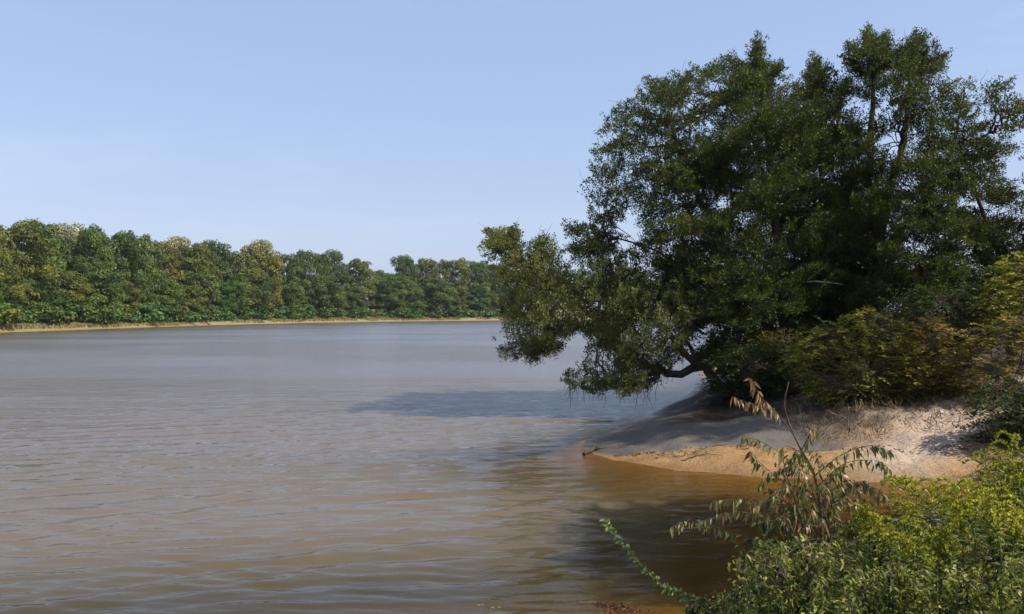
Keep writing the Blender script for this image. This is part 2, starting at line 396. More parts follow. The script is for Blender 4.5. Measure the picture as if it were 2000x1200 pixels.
# wind lanes: where the surface is ruffled
wt[:, 1] = np.clip((RR.ravel() - 10) / 34, 0, 1) * (.75 + .5 * np.clip((fbm(wx * .05, wy * .11, 61) - .3) * 2.2, 0, 1))
m, t, N, L = newmat('murky_river_water')
at = N.new('ShaderNodeAttribute'); at.attribute_name = 'tint'; sp = N.new('ShaderNodeSeparateColor'); L.new(at.outputs['Color'], sp.inputs[0])
geo = N.new('ShaderNodeNewGeometry')
def mapped(sc, rot):
    mp = N.new('ShaderNodeMapping'); mp.inputs['Scale'].default_value = sc; mp.inputs['Rotation'].default_value = (0, 0, R(rot)); L.new(geo.outputs['Position'], mp.inputs[0]); return mp.outputs[0]
a1 = noise(N, L, 1, 3, .55, mapped((1.6, 5.0, 1), -12)); a2 = noise(N, L, 1, 3, .6, mapped((5, 13, 1), -20)); a3 = noise(N, L, 1, 2, .5, mapped((.35, 1.1, 1), -8))
mr1 = N.new('ShaderNodeMapRange'); mr1.inputs[3].default_value = .22; mr1.inputs[4].default_value = 1.4; L.new(sp.outputs[1], mr1.inputs[0])
b1 = N.new('ShaderNodeBump'); L.new(mr1.outputs[0], b1.inputs['Strength']); b1.inputs['Distance'].default_value = .045; L.new(a1.outputs[0], b1.inputs['Height'])
b2 = N.new('ShaderNodeBump'); b2.inputs['Distance'].default_value = .019; L.new(a2.outputs[0], b2.inputs['Height']); L.new(b1.outputs[0], b2.inputs['Normal'])
mr = N.new('ShaderNodeMapRange'); mr.inputs[3].default_value = .15; mr.inputs[4].default_value = 1.6; L.new(sp.outputs[1], mr.inputs[0]); L.new(mr.outputs[0], b2.inputs['Strength'])
b3 = N.new('ShaderNodeBump'); L.new(mr.outputs[0], b3.inputs['Strength']); b3.inputs['Distance'].default_value = .10; L.new(a3.outputs[0], b3.inputs['Height']); L.new(b2.outputs[0], b3.inputs['Normal'])
fr = N.new('ShaderNodeFresnel'); fr.inputs[0].default_value = 1.33; L.new(b3.outputs[0], fr.inputs[1])
fr2 = N.new('ShaderNodeFresnel'); fr2.inputs[0].default_value = 1.33
frm = N.new('ShaderNodeMix'); fmm = mth(N, L, 'MULTIPLY', sp.outputs[1], .55); L.new(fmm, frm.inputs[0]); L.new(fr.outputs[0], frm.inputs[2]); L.new(fr2.outputs[0], frm.inputs[3])
rgm = N.new('ShaderNodeMapRange'); rgm.inputs[3].default_value = .025; rgm.inputs[4].default_value = .22; L.new(sp.outputs[1], rgm.inputs[0])
gl = N.new('ShaderNodeBsdfGlossy'); L.new(rgm.outputs[0], gl.inputs['Roughness']); L.new(b3.outputs[0], gl.inputs['Normal'])
df_ = N.new('ShaderNodeBsdfDiffuse'); L.new(mixc(N, L, sp.outputs[2], (.142, .108, .074), (.080, .062, .016)), df_.inputs[0])
L.new(b1.outputs[0], df_.inputs['Normal'])
tp = N.new('ShaderNodeBsdfTransparent'); tp.inputs[0].default_value = (.86, .76, .44, 1)
m1 = N.new('ShaderNodeMixShader'); L.new(sp.outputs[0], m1.inputs[0]); L.new(tp.outputs[0], m1.inputs[1]); L.new(df_.outputs[0], m1.inputs[2])
m2 = N.new('ShaderNodeMixShader'); L.new(frm.outputs[0], m2.inputs[0]); L.new(m1.outputs[0], m2.inputs[1]); L.new(gl.outputs[0], m2.inputs[2])
o = N.new('ShaderNodeOutputMaterial'); L.new(m2.outputs[0], o.inputs[0])
tag(mesh_obj('water', np.stack([wx, wy, wz], 1), WF, m, tint=wt, smooth=True), kind='structure')

# ------------------------------------------------------------------ far wood
def clump_crown(lobes, leaf, per, seed, flat=.8):
    "leaf faces spread on lumpy lobes: lobes = [(centre, radius)]"
    Vs, Fs, Ts = [], [], []; n0 = 0
    for c, r in lobes:
        n = max(10, int(per * r * r)); d = rand_unit(n); d[:, 2] = np.where(d[:, 2] < -.35, -d[:, 2] * .6, d[:, 2]); d = unit(d)
        bump = 1 + .22 * np.sin(d[:, 0] * 5 + r * 9) * np.cos(d[:, 1] * 6 + c[0]) + rng.normal(size=n) * .10
        p = c + d * (r * bump)[:, None] * [1, 1, flat]
        nr_ = unit(d + rand_unit(n) * .75 + [0, 0, .25]); ax = unit(np.cross(nr_, rand_unit(n)))
        l = leaf * rng.uniform(.6, 1.3, n)
        v, f = diamonds(p, ax, nr_, l, l * rng.uniform(.55, .9, n))
        tc = np.clip(.5 + rng.normal() * .22, 0, 1)
        tt = np.stack([np.clip(tc + rng.normal(size=n) * .12, 0, 1), rng.random(n)], 1)
        Vs.append(v); Fs.append(f + n0); Ts.append(np.repeat(tt, 4, 0)); n0 += len(v)
    return np.concatenate(Vs), np.concatenate(Fs), np.concatenate(Ts)

def broad_tree_meshes(seed, cw, lo):
    "unit-height broadleaf tree scaled to 20 m: crown width cw, crown starts at height lo"
    global rng
    rng = np.random.default_rng(seed)
    lobes = []
    nlob = 78
    for k in range(nlob):
        u = (k + .5) / nlob; z = lo + (18.6 - lo) * u ** .75
        q_ = (z - (lo + 7.5)) / (12.2 - lo * .5); prof = cw * .5 * math.sqrt(max(.05, 1 - q_ * q_))
        a = k * 2.4 + rng.uniform(-.6, .6); rr_ = prof * rng.uniform(.35, 1.0)
        lobes.append((np.array([math.cos(a) * rr_, math.sin(a) * rr_, z + rng.normal() * .7]), rng.uniform(1.2, 2.5) * (1 - .2 * u)))
    V, F, T = clump_crown(lobes, .50, 74, seed)
    tb = Tubes(); tb.add(path([(0, 0, -.6), (.2, .1, 6), (-.1, .2, 12), (0, 0, 17)], 9, .08), np.linspace(.38, .08, 9), 7)
    for c, r in lobes[::4]:
        z0 = max(3, c[2] - 4); tb.add(curve((0, .1, z0), c, .3, .1, 5), np.linspace(.14, .04, 5), 5)
    TV, TF = tb.get()
    return (V, F, T), (TV, TF)

FAR_MESH = []
for k, (cw, lo) in enumerate(((15, 3), (13, 2.5), (17, 4), (12, 2.5), (14, 4), (11, 3))):
    (V, F, T), (TV, TF) = broad_tree_meshes(100 + k, cw, lo)
    a = mesh_obj('crown', V, F, M['far_leaf'], tint=T); b_ = mesh_obj('trunk', TV, TF, M['bark_grey'], smooth=True)
    FAR_MESH.append((a, b_)); 
used_far = set()
def far_tree(px, py_top, back, var, colr, label, group, sx=1.0, bare=False):
    # shoreline depth behind this column of the photograph, then `back` metres inland
    Ys = float(np.interp(px, [-250, -100, 0, 200, 400, 600, 800, 1000, 1300, 1600, 1900], [95, 112, 127, 154, 196, 243, 283, 316, 345, 365, 385])) + back + 2
    x = (px - 1000) / FPX * Ys
    z = gz(x, Ys); h = HC + (HZ - py_top) / FPX * Ys - z + 0.6
    root = empty('broadleaf_tree', (x, Ys, z), label, 'tree', group)
    ca, tr = FAR_MESH[var]
    if var in used_far: ca = ca.copy(); tr = tr.copy(); COL.objects.link(ca); COL.objects.link(tr)
    used_far.add(var)
    ca.parent = root; tr.parent = root; ca.color = (*colr, 1)
    s = h / 20.3; root.scale = (s * sx, s * sx, s); root.rotation_euler = (0, 0, random.uniform(0, 6.28))
    return root
OL = (1.25, 1.12, .8); DG = (.80, .98, .9); MG = (1.02, 1.18, .9); YE = (1.75, 1.35, .75); BL = (.75, 1.1, .95); BR = (1.3, 1.0, .9); PALE = (3.4, 2.6, 5.2)
sky_line = [
 (-60, 430, 8, 0, OL, 'tall olive tree whose edge just enters the far left of the frame'),
 (22, 430, 8, 2, OL, 'tallest olive-green tree at the left end of the far bank'),
 (66, 436, 12, 3, MG, 'rounded green tree leaning against the tall olive tree at the left end'),
 (105, 468, 14, 5, DG, 'small dark tree in the dip right of the tall left-end tree'),
 (178, 448, 9, 1, MG, 'left shoulder of the big domed trees, mid green, right of the pale bare crown'),
 (222, 448, 10, 2, DG, 'broad domed dark green tree, highest of the left-hand group'),
 (268, 460, 8, 0, MG, 'green tree with a brownish top right of the broad dark dome'),
 (318, 480, 9, 3, BR, 'reddish-tinged thin tree on the falling edge before the first notch'),
 (378, 476, 9, 1, OL, 'olive tree standing right of the first notch in the skyline'),
 (415, 474, 12, 3, DG, 'narrow dark green tree paired with the olive one past the first notch'),
 (455, 492, 9, 0, OL, 'low olive-brown tree left of the pale yellowish crown'),
 (520, 496, 7, 5, YE, 'yellowish tree just in front of the pale bare crown'),
 (562, 496, 9, 1, DG, 'dark green tree right of the pale yellowish crown'),
 (605, 490, 8, 2, MG, 'broad flat-topped green tree in the middle of the far bank'),
 (650, 492, 12, 3, DG, 'dark pointed tree at the right end of the flat-topped middle group'),
 (703, 506, 8, 1, OL, 'rounded olive tree left of the deep notch in the skyline'),
 (745, 532, 12, 5, MG, 'low green tree filling the deep notch in the skyline'),
 (790, 498, 8, 1, DG, 'tall rounded tree right of the deep notch'),
 (832, 508, 10, 3, OL, 'slim olive tree touching the tall rounded one right of the notch'),
 (884, 506, 8, 2, OL, 'broad pale-olive domed tree left of the overhanging cedar branch'),
 (930, 512, 9, 4, MG, 'green tree beside the tip of the overhanging cedar branch'),
 (968, 515, 9, 0, DG, 'dark tree half hidden by the tip of the overhanging cedar branch'),
]
for px, py, bk, va, cc, lb in sky_line: far_tree(px, py, bk, va, cc, lb, 'trees along the far bank', sx=random.uniform(.66, 1.0))
# pale crowns poking up behind
for px, py, bk, lb in ((134, 444, 24, 'pale bare tree poking up behind the dip at the left end'), (338, 468, 22, 'pale pinkish bare tree edging the first notch in the skyline'),
                       (503, 474, 22, 'pale yellowish half-bare tree rising behind the middle of the far bank')):
    far_tree(px, py, bk, 5, PALE, lb, 'pale trees behind the far wood', sx=.8)
# second rank: shows only between the first
for k, px in enumerate(range(-90, 1000, 52)):
    top = np.interp(px, [-100, 60, 110, 200, 270, 350, 410, 470, 600, 650, 740, 790, 900, 1000], [470, 482, 515, 492, 508, 535, 520, 530, 530, 543, 566, 546, 546, 546]) + random.uniform(0, 10)
    far_tree(px + random.uniform(-10, 10), top, random.uniform(14, 22), k % 6, random.choice((OL, DG, MG, BR)), 'green tree in the second rank of the far wood, seen between nearer crowns', 'second-rank trees of the far wood')
# front rank, lower rounded trees below the crowns
for k, px in enumerate(range(-80, 1010, 40)):
    far_tree(px + random.uniform(-8, 8), 572 - random.uniform(0, 12), random.uniform(10, 14), k % 6, random.choice((DG, MG)), 'low shaded tree inside the far wood behind the front rank', 'shaded inner trees of the far wood', sx=1.5)
for k, px in enumerate(range(-70, 1010, 31)):
    top = np.interp(px, [0, 250, 400, 600, 800, 1000], [535, 540, 548, 555, 562, 566]) + random.uniform(-22, 18)
    far_tree(px + random.uniform(-12, 12), top, random.uniform(4.5, 7), (k * 5) % 6, random.choice((OL, MG, MG, BL, DG, YE if k % 4 == 0 else OL)),
             'low tree in the front rank under the tall crowns of the far wood', 'front-rank low trees of the far wood', sx=1.25)
# trees behind the cedars, further round the bend
for k, px in enumerate(range(1030, 2050, 70)):
    far_tree(px, 520 + random.uniform(-8, 12), 10, k % 6, random.choice((OL, DG, MG)), 'distant tree behind the cedars where the river bends away', 'distant trees round the river bend', sx=1.2)
# undergrowth bushes
rng = np.random.default_rng(5)
BUSH = []
for k in range(4):
    lobes = []
    for q in range(16):
        a = rng.uniform(0, 6.28); rr_ = rng.uniform(0, 2.0); lobes.append((np.array([math.cos(a) * rr_, math.sin(a) * rr_, rng.uniform(.3, 2.9 - rr_ * .5)]), rng.uniform(.55, 1.0)))
    V, F, T = clump_crown(lobes, .42, 90, k); BUSH.append(mesh_obj('bank_bush', V, F, M['far_leaf'], tint=T))
nb = 0
for k, px in enumerate(np.arange(-80, 1010, 13.5)):
    Ys = float(np.interp(px, [-250, -100, 0, 200, 400, 600, 800, 1000], [95, 112, 127, 154, 196, 243, 283, 316])) + random.uniform(5, 7.5)
    x = (px + random.uniform(-5, 5) - 1000) / FPX * Ys
    o = BUSH[k % 4]
    if k >= 4: o = o.copy(); COL.objects.link(o)
    s = random.uniform(.75, 1.45); o.location = (x, Ys, gz(x, Ys) - .1); o.scale = (s * 1.2, s * 1.2, s * random.uniform(.8, 1.2)); o.rotation_euler = (0, 0, random.uniform(0, 6.28))
    o.color = (*random.choice(((.8, 1.25, 1.0), (.75, 1.15, .95), (1.0, 1.2, .8), (.65, .95, .85), (1.3, 1.15, .7))), 1)
    tag(o, 'leafy green bush at the foot of the far wood, above the sandy bank', 'bush', 'bushes at the foot of the far wood')
# dry grass on the lip of the far bank
rng = np.random.default_rng(9)
n = 44000
ts = rng.random(n); Yb = np.interp(ts, np.linspace(0, 1, 10), [105, 118, 135, 154, 175, 200, 225, 250, 283, 316])
Xb = np.interp(Yb, [100, 127, 154, 196, 243, 283, 316], [-78, -75, -73, -69, -57, -33, 0])
nrm = np.stack([-np.ones(n), np.zeros(n)], 1)
off = .9 + rng.random(n) ** 1.2 * 5.4; tang = np.interp(Yb, [127, 196, 243, 283, 316], [0, .15, .45, .8, .9])
Xb = Xb - off * (1 - tang * .3); Yb = Yb + off * tang * 1.2
pos = np.stack([Xb, Yb, height(Xb, Yb) + .12], 1)
clump_n = fbm(Xb * .25, Yb * .25, 77); kp = clump_n > .40
pos = pos[kp]; n = len(pos)
d = unit(rand_unit(n) * .35 + [0, 0, 1.0]); V, F = diamonds(pos, d, rand_unit(n), rng.uniform(.35, .95, n), rng.uniform(.10, .26, n))
tag(mesh_obj('dry_grass', V, F, M['straw'], tint=np.repeat(np.stack([rng.random(n), rng.random(n)], 1), 4, 0)), 'dry yellow grass fringing the sandy far bank', 'grass', kind='stuff')

# ------------------------------------------------------------------ cedars on the point
def cedar(name, label, cat, stems, poly, Y0, thick, mat, nb_, dens=.92, holes=(), sparse=None, seed=1, leafL=(.04, .085), clr=(.13, .29), barkm='bark', nlimb=16, group='cedars on the sandy point', per=21, droop=.0, ntw=1, tips=()):
    """stems: list of (list of (px,py,Y), r0, r1); poly: outline of the crown seen from the front; Y0 depth of its middle; thick: greatest half depth in m.
    The crown is filled in depth like a swollen body, boughs mostly towards its skin."""
    global rng
    rng = np.random.default_rng(seed)
    base = P(*stems[0][0][0]); base[2] = gz(base[0], base[1])
    root = empty(name, base, label, cat, group)
    tb = Tubes(); spine = []
    for pts, r0, r1 in stems:
        q = [P(*p) for p in pts]
        if pts is stems[0][0]: q[0][2] = base[2] - .25
        c = path(q, 18, .02); spine.append(c); tb.add(c, np.linspace(r0, r1, 18) * (1 + .5 * np.exp(-np.arange(18) * 1.2)), 9)
    V, F = tb.get(); mesh_obj('trunk', V, F, M[barkm], root, smooth=True)
    spine = np.concatenate(spine)
    poly = np.asarray(poly, float); lo = poly.min(0); hi = poly.max(0)
    # bough centres
    bc = []; tries = 0
    while len(bc) < nb_ and tries < 60:
        tries += 1
        c = rng.uniform(lo, hi, (nb_ * 4, 2)); c = c[pip(c[:, 0], c[:, 1], poly)]
        dd = pdist(c[:, 0], c[:, 1], poly); c, dd = c[dd > 5], dd[dd > 5]
        for (x, y), e in zip(c, dd):
            em = e / FPX * Y0
            t_ = thick * math.sqrt(max(0, 1 - (1 - min(1, em / thick)) ** 2))
            s = rng.choice((-1, 1)) if rng.random() < .75 else 0
            dep = (s * rng.uniform(.55, 1.0) if s else rng.uniform(-.6, .6)) * t_
            if sparse is not None and rng.random() < sparse(x, y): continue
            if any((x - hx) ** 2 + (y - hy) ** 2 < (hr + 9) ** 2 for hx, hy, hr in holes): continue
            bc.append((x, y, Y0 + dep))
            if len(bc) >= nb_: break
    for x0, y0, x1, y1 in tips:
        m_ = max(3, int(math.hypot(x1 - x0, y1 - y0) / 4))
        for q in range(m_): f = q / (m_ - 1); bc.append((x0 + (x1 - x0) * f + rng.normal() * (2 + 13 * f), y0 + (y1 - y0) * f, stems[0][0][-1][2] + rng.normal() * (.05 + .25 * f)))
    bc = np.array(bc); B = np.stack([(bc[:, 0] - 1000) / FPX * bc[:, 2], bc[:, 2], HC - (bc[:, 1] - HZ) / FPX * bc[:, 2]], 1)
    nt_ = sum(max(3, int(math.hypot(a[2] - a[0], a[3] - a[1]) / 4)) for a in tips); small = np.arange(len(B)) >= len(B) - nt_; small = small[B[:, 2] > .35]; B = B[B[:, 2] > .35]
    ax_c = spine[np.argmin(((B[:, None, :2] - spine[None, :, :2]) ** 2).sum(-1) + .5 * (B[:, None, 2] - spine[None, :, 2] - .4) ** 2, 1)]
    # limbs: k-means on boughs
    kc = B[rng.choice(len(B), min(nlimb, len(B)), replace=False)].copy()
    for _ in range(6):
        lab = np.argmin(((B[:, None] - kc[None]) ** 2).sum(-1), 1)
        for k in range(len(kc)):
            if (lab == k).any(): kc[k] = B[lab == k].mean(0)
    tb = Tubes()
    for k in range(len(kc)):
        idx = np.where(lab == k)[0]
        if not len(idx): continue
        c = kc[k]; hd = np.hypot(spine[:, 0] - c[0], spine[:, 1] - c[1])
        cost = hd + 1.2 * np.abs(c[2] - spine[:, 2] - .35 * hd - .2) ; s0 = spine[np.argmin(cost)]
        lc = curve(s0, c, -.08 * np.linalg.norm(c - s0), .05, 9); r0 = .028 + .010 * np.linalg.norm(c - s0) + .0016 * len(idx)
        tb.add(lc, np.linspace(r0, .016, 9), 6)
        for i in idx:
            j = rng.integers(3, 9); p0 = lc[j]
            tb.add(curve(p0, B[i], .06 * np.linalg.norm(B[i] - p0), .04, 6), np.linspace(.018, .006, 6), 4)
    # clumps of sprays on each bough
    out = unit(B - ax_c + rng.normal(size=B.shape) * .05)
    Cs = []; Ts = []; Rs = []; Os = []
    for i in range(len(B)):
        n = int(per * rng.uniform(.6, 1.4)); o_ = out[i]
        side = unit(np.cross(o_, [0, 0, 1.0])); up = np.array([0, 0, 1.0])
        Lb = rng.uniform(.38, .85)
        if small[i]: Lb = rng.uniform(.18, .36); n = max(4, n // 3)
        u = rng.uniform(-1, 1, n); v_ = rng.uniform(-1, 1, n) * (1 - .5 * np.abs(u)); w_ = rng.normal(size=n) * .17
        c = B[i] + o_ * (u * Lb)[:, None] * 1.15 + side * (v_ * Lb * .95)[:, None] + up * (w_ * .5 * Lb + .18 * Lb * u)[:, None]
        c[:, 2] -= droop * rng.random(n) * .8
        Cs.append(c); bt = np.clip(.45 + rng.normal() * .2, 0, 1); Ts.append(np.clip(bt + rng.normal(size=n) * .14, 0, 1)); Rs.append(clr[0] * .5 + (clr[1] - clr[0] * .5) * rng.random(n) ** 1.3); Os.append(np.repeat(o_[None], n, 0))
        for q in range(ntw):
            k = rng.integers(0, n); tb.add(curve(B[i], c[k], .0, .02, 4), np.linspace(.007, .003, 4), 3)
    Cs = np.concatenate(Cs); Ts = np.concatenate(Ts); Rs = np.concatenate(Rs); Os = np.concatenate(Os)
    qx = 1000 + Cs[:, 0] / Cs[:, 1] * FPX; qy = HZ + (HC - Cs[:, 2]) / Cs[:, 1] * FPX
    ok = pip(qx, qy, poly) | (pdist(qx, qy, poly) < 5)
    for hx, hy, hr in holes: ok &= ((qx - hx) ** 2 + (qy - hy) ** 2) > hr ** 2
    if sparse is not None: ok &= rng.random(len(qx)) > .35 * np.array([sparse(a, b) for a, b in zip(qx, qy)])
    Cs, Ts, Rs, Os = Cs[ok], Ts[ok], Rs[ok], Os[ok]
    per_c = (rng.uniform(.8, 1.2, len(Cs)) * 66 * (Rs / .24) ** 1.6 * dens).astype(int) + 4
    idx = np.repeat(np.arange(len(Cs)), per_c); n = len(idx)
    cax = unit(Os * [.85, .85, .6] + np.array([0, 0, .32 - droop]) + rand_unit(len(Cs)) * .5)
    d = rand_unit(n); tq = rng.uniform(-1, 1, n)
    p = Cs[idx] + cax[idx] * (tq * Rs[idx] * 1.15)[:, None] + d * [1, 1, .8] * (Rs[idx] * .72 * np.sqrt(1 - .75 * np.clip(tq, 0, 1)) * rng.random(n) ** .5)[:, None]
    ax = unit(d * .7 + cax[idx] * .6 + rand_unit(n) * .45 + [0, 0, .25])
    nr_ = unit(d + rand_unit(n) * .8 + [0, 0, .3])
    Lf = rng.uniform(*leafL, n)
    V, F = diamonds(p, ax, nr_, Lf, Lf * rng.uniform(.35, .6, n))
    T = np.stack([np.clip(Ts[idx] + rng.normal(size=n) * .08, 0, 1), rng.random(n)], 1)
    mesh_obj('crown', V, F, M[mat], root, tint=np.repeat(T, 4, 0))
    V, F = tb.get(); mesh_obj('branches', V, F, M[barkm], root, smooth=True)
    return root

polyA = [(1485, 72), (1500, 85), (1515, 115), (1525, 150), (1545, 160), (1590, 210), (1620, 300), (1640, 420), (1640, 560), (1600, 690), (1560, 745), (1480, 752), (1400, 740), (1355, 690), (1345, 640),
         (1330, 600), (1290, 590), (1270, 560), (1215, 545), (1150, 520), (1110, 500), (1098, 465), (1108, 432), (1150, 425), (1162, 412), (1140, 385), (1138, 360), (1165, 345), (1150, 330), (1172, 318), (1165, 285), (1185, 262),
         (1182, 235), (1205, 222), (1212, 205), (1245, 195), (1242, 165), (1268, 148), (1310, 150), (1345, 145), (1345, 130), (1380, 135), (1412, 132), (1425, 112), (1450, 112), (1465, 90)]
airy = lambda x, y: .36 * max(0., min(1., (1330 - x) / 130)) * (1 if y > 240 else .4)
A = cedar('cedar_tree', 'broad dark cedar with a sharp spire top, its crown reaching far out over the water', 'tree',
    [([(1548, 742, 26.5), (1530, 620, 26.6), (1522, 500, 26.8), (1505, 330, 27), (1488, 180, 27), (1484, 85, 27)], .20, .02),
     ([(1535, 700, 26.6), (1480, 600, 26.2), (1410, 480, 26), (1340, 330, 26), (1290, 190, 26)], .13, .02),
     ([(1535, 690, 26.6), (1470, 620, 27.2), (1390, 560, 27.6), (1290, 495, 27.6), (1180, 455, 27.5)], .10, .02)],
    polyA, 27, 2.9, 'cedar', 560, 1.0, holes=[(1345, 206, 13), (1386, 254, 12), (1362, 248, 6), (1279, 211, 6), (1235, 262, 7), (1222, 305, 6), (1268, 365, 8), (1292, 372, 7), (1245, 290, 5), (1226, 420, 9), (1195, 470, 8), (1250, 440, 7), (1285, 545, 8), (1385, 165, 5)],
    sparse=airy, seed=11, nlimb=26, tips=[(1484, 78, 1482, 150), (1520, 125, 1500, 170), (1440, 118, 1430, 150)])
polyB = [(1597, 112), (1612, 128), (1625, 140), (1650, 145), (1668, 190), (1690, 260), (1720, 400), (1720, 620), (1660, 720), (1560, 735), (1530, 600), (1500, 420), (1520, 260), (1545, 175), (1575, 160), (1585, 130)]
B_ = cedar('cedar_tree', 'dark cedar with a small pointed top between the spire-topped and the two-topped cedars', 'tree',
    [([(1625, 730, 28.5), (1620, 560, 28.5), (1605, 350, 28.5), (1598, 120, 28.5)], .16, .02)],
    polyB, 28.3, 2.6, 'cedar', 250, 1.0, holes=[(1642, 216, 4)], seed=12, nlimb=16, tips=[(1597, 118, 1600, 190), (1580, 140, 1580, 190)])
polyC = [(1657, 85), (1680, 78), (1698, 58), (1712, 72), (1728, 70), (1745, 92), (1775, 92), (1783, 62), (1805, 66), (1822, 85), (1843, 103), (1838, 130), (1848, 160), (1868, 150), (1895, 168), (1900, 200), (1925, 240),
         (1940, 300), (1975, 345), (1992, 400), (1985, 470), (2010, 540), (1990, 640), (1900, 700), (1760, 735), (1660, 710), (1620, 560), (1620, 330), (1660, 200), (1650, 150)]
C_ = cedar('cedar_tree', 'tall two-topped cedar at the right with a bare dark trunk showing against the sky', 'tree',
    [([(1712, 725, 26.8), (1712, 600, 26.8), (1716, 480, 26.8), (1740, 370, 26.8), (1768, 260, 26.8), (1775, 170, 26.8), (1790, 75, 26.8)], .21, .02),
     ([(1716, 490, 26.8), (1702, 380, 26.9), (1702, 230, 26.9), (1710, 140, 26.9), (1702, 66, 26.9)], .13, .02),
     ([(1716, 500, 26.8), (1800, 400, 26.2), (1860, 290, 26), (1885, 170, 26)], .11, .02)],
    polyC, 26.8, 2.8, 'cedar', 430, .95, holes=[(1686, 210, 18), (1712, 222, 8), (1740, 266, 17), (1722, 275, 8), (1745, 303, 7), (1734, 189, 6), (1817, 189, 6), (1663, 222, 6), (1775, 300, 5), (1690, 245, 8), (1757, 285, 8)],
    sparse=lambda x, y: .12 if (y < 200) else (.2 if 1660 < x < 1780 and 180 < y < 330 else 0.), seed=13, nlimb=24, tips=[(1700, 62, 1705, 150), (1789, 64, 1790, 140), (1662, 92, 1680, 150), (1840, 108, 1815, 140), (1730, 75, 1725, 140), (1762, 95, 1770, 140)])
polyD = [(1905, 152), (1922, 150), (1935, 158), (1958, 145), (1980, 160), (1998, 190), (2050, 200), (2120, 240), (2180, 330), (2200, 500), (2190, 640), (1950, 660), (1960, 470), (1985, 420), (2010, 330), (1975, 292), (1955, 300), (1930, 300), (1905, 250), (1908, 200)]
D_ = cedar('cedar_tree', 'open airy cedar with a curved bare limb at the right edge of the photo', 'tree',
    [([(1975, 720, 25.5), (1985, 560, 25.5), (2020, 400, 25.5), (2050, 210, 25.5)], .15, .02),
     ([(1975, 560, 25.6), (1880, 300, 25.8), (1905, 277, 25.7), (1935, 255, 25.6), (1946, 215, 25.5), (1948, 165, 25.5)], .06, .012)],
    polyD, 25.6, 1.8, 'cedar', 170, .75, holes=[(1930, 215, 7), (1965, 235, 7), (1990, 270, 9), (1975, 200, 6), (1925, 180, 5)], sparse=lambda x, y: .35 if y < 320 else .15, seed=14, nlimb=14)
polyE = [(958, 452), (975, 455), (998, 442), (1018, 460), (1024, 492), (1040, 470), (1055, 462), (1088, 485), (1095, 505), (1120, 515), (1150, 508), (1185, 498), (1215, 512), (1240, 530), (1300, 545), (1362, 538), (1352, 575), (1338, 640),
         (1350, 672), (1318, 705), (1290, 738), (1240, 768), (1200, 772), (1140, 765), (1104, 752), (1100, 735), (1135, 712), (1150, 680), (1165, 655), (1130, 640), (1105, 650), (1085, 690), (1030, 702), (985, 692), (963, 655), (988, 622), (968, 570), (952, 520), (948, 480)]
E_ = cedar('cedar_tree', 'leaning olive-green cedar whose trunk arches out low over the water', 'tree',
    [([(1412, 738, 26.2), (1375, 716, 26.1), (1322, 732, 26), (1280, 720, 25.9), (1240, 690, 25.8), (1185, 640, 25.7), (1120, 590, 25.6), (1040, 530, 25.6), (995, 470, 25.6)], .15, .02),
     ([(1362, 716, 26), (1320, 676, 26.2), (1300, 640, 26.3), (1240, 580, 26.5), (1180, 530, 26.6)], .10, .02),
     ([(1362, 712, 26), (1340, 660, 26.1), (1330, 600, 26.2), (1340, 555, 26.2)], .07, .015),
     ([(1185, 640, 25.7), (1147, 638, 25.5), (1100, 650, 25.4), (1060, 670, 25.4), (1010, 685, 25.4)], .06, .012),
     ([(1290, 728, 25.9), (1250, 735, 25.6), (1200, 745, 25.5), (1150, 755, 25.4)], .055, .012)],
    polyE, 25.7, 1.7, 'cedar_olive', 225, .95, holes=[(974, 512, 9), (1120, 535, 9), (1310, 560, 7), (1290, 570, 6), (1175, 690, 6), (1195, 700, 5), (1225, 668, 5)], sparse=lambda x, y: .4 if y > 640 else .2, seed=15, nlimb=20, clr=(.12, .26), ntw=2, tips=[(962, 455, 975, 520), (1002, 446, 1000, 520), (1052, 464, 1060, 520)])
polyS = [(2460, -260), (2540, -230), (2680, -220), (2780, -300), (2830, -470), (2780, -640), (2680, -770), (2590, -790), (2500, -690), (2430, -520), (2410, -360)]
cedar('cedar_tree', 'tall high-crowned cedar outside the right edge of the photo, shading the sand slope', 'tree',
    [([(2640, 780, 17.0), (2630, 300, 17.0), (2620, -300, 17.0), (2600, -750, 17.0)], .2, .03)], polyS, 17.0, 2.3, 'cedar', 150, .9, seed=18, nlimb=14)
polyT = [(2230, 300), (2250, -100), (2330, -260), (2470, -400), (2600, -440), (2740, -330), (2800, -120), (2780, 220), (2700, 500), (2450, 600), (2300, 520)]
cedar('cedar_tree', 'bushy cedar outside the right edge of the photo, shading the dark inlet', 'tree',
    [([(2550, 1000, 9.4), (2550, 700, 9.4), (2560, -410, 9.4)], .12, .03)], polyT, 9.4, 2.0, 'cedar', 230, .8, seed=19, nlimb=10)
polyU = [(2160, 720), (2200, 640), (2300, 600), (2400, 680), (2420, 800), (2350, 880), (2180, 880)]
cedar('cedar_tree', 'low cedar outside the right edge of the photo beside the beach', 'tree',
    [([(2290, 900, 15.0), (2290, 740, 15.0), (2290, 620, 15.0)], .08, .03)], polyU, 15.0, 1.0, 'cedar', 45, .8, seed=20, nlimb=8)
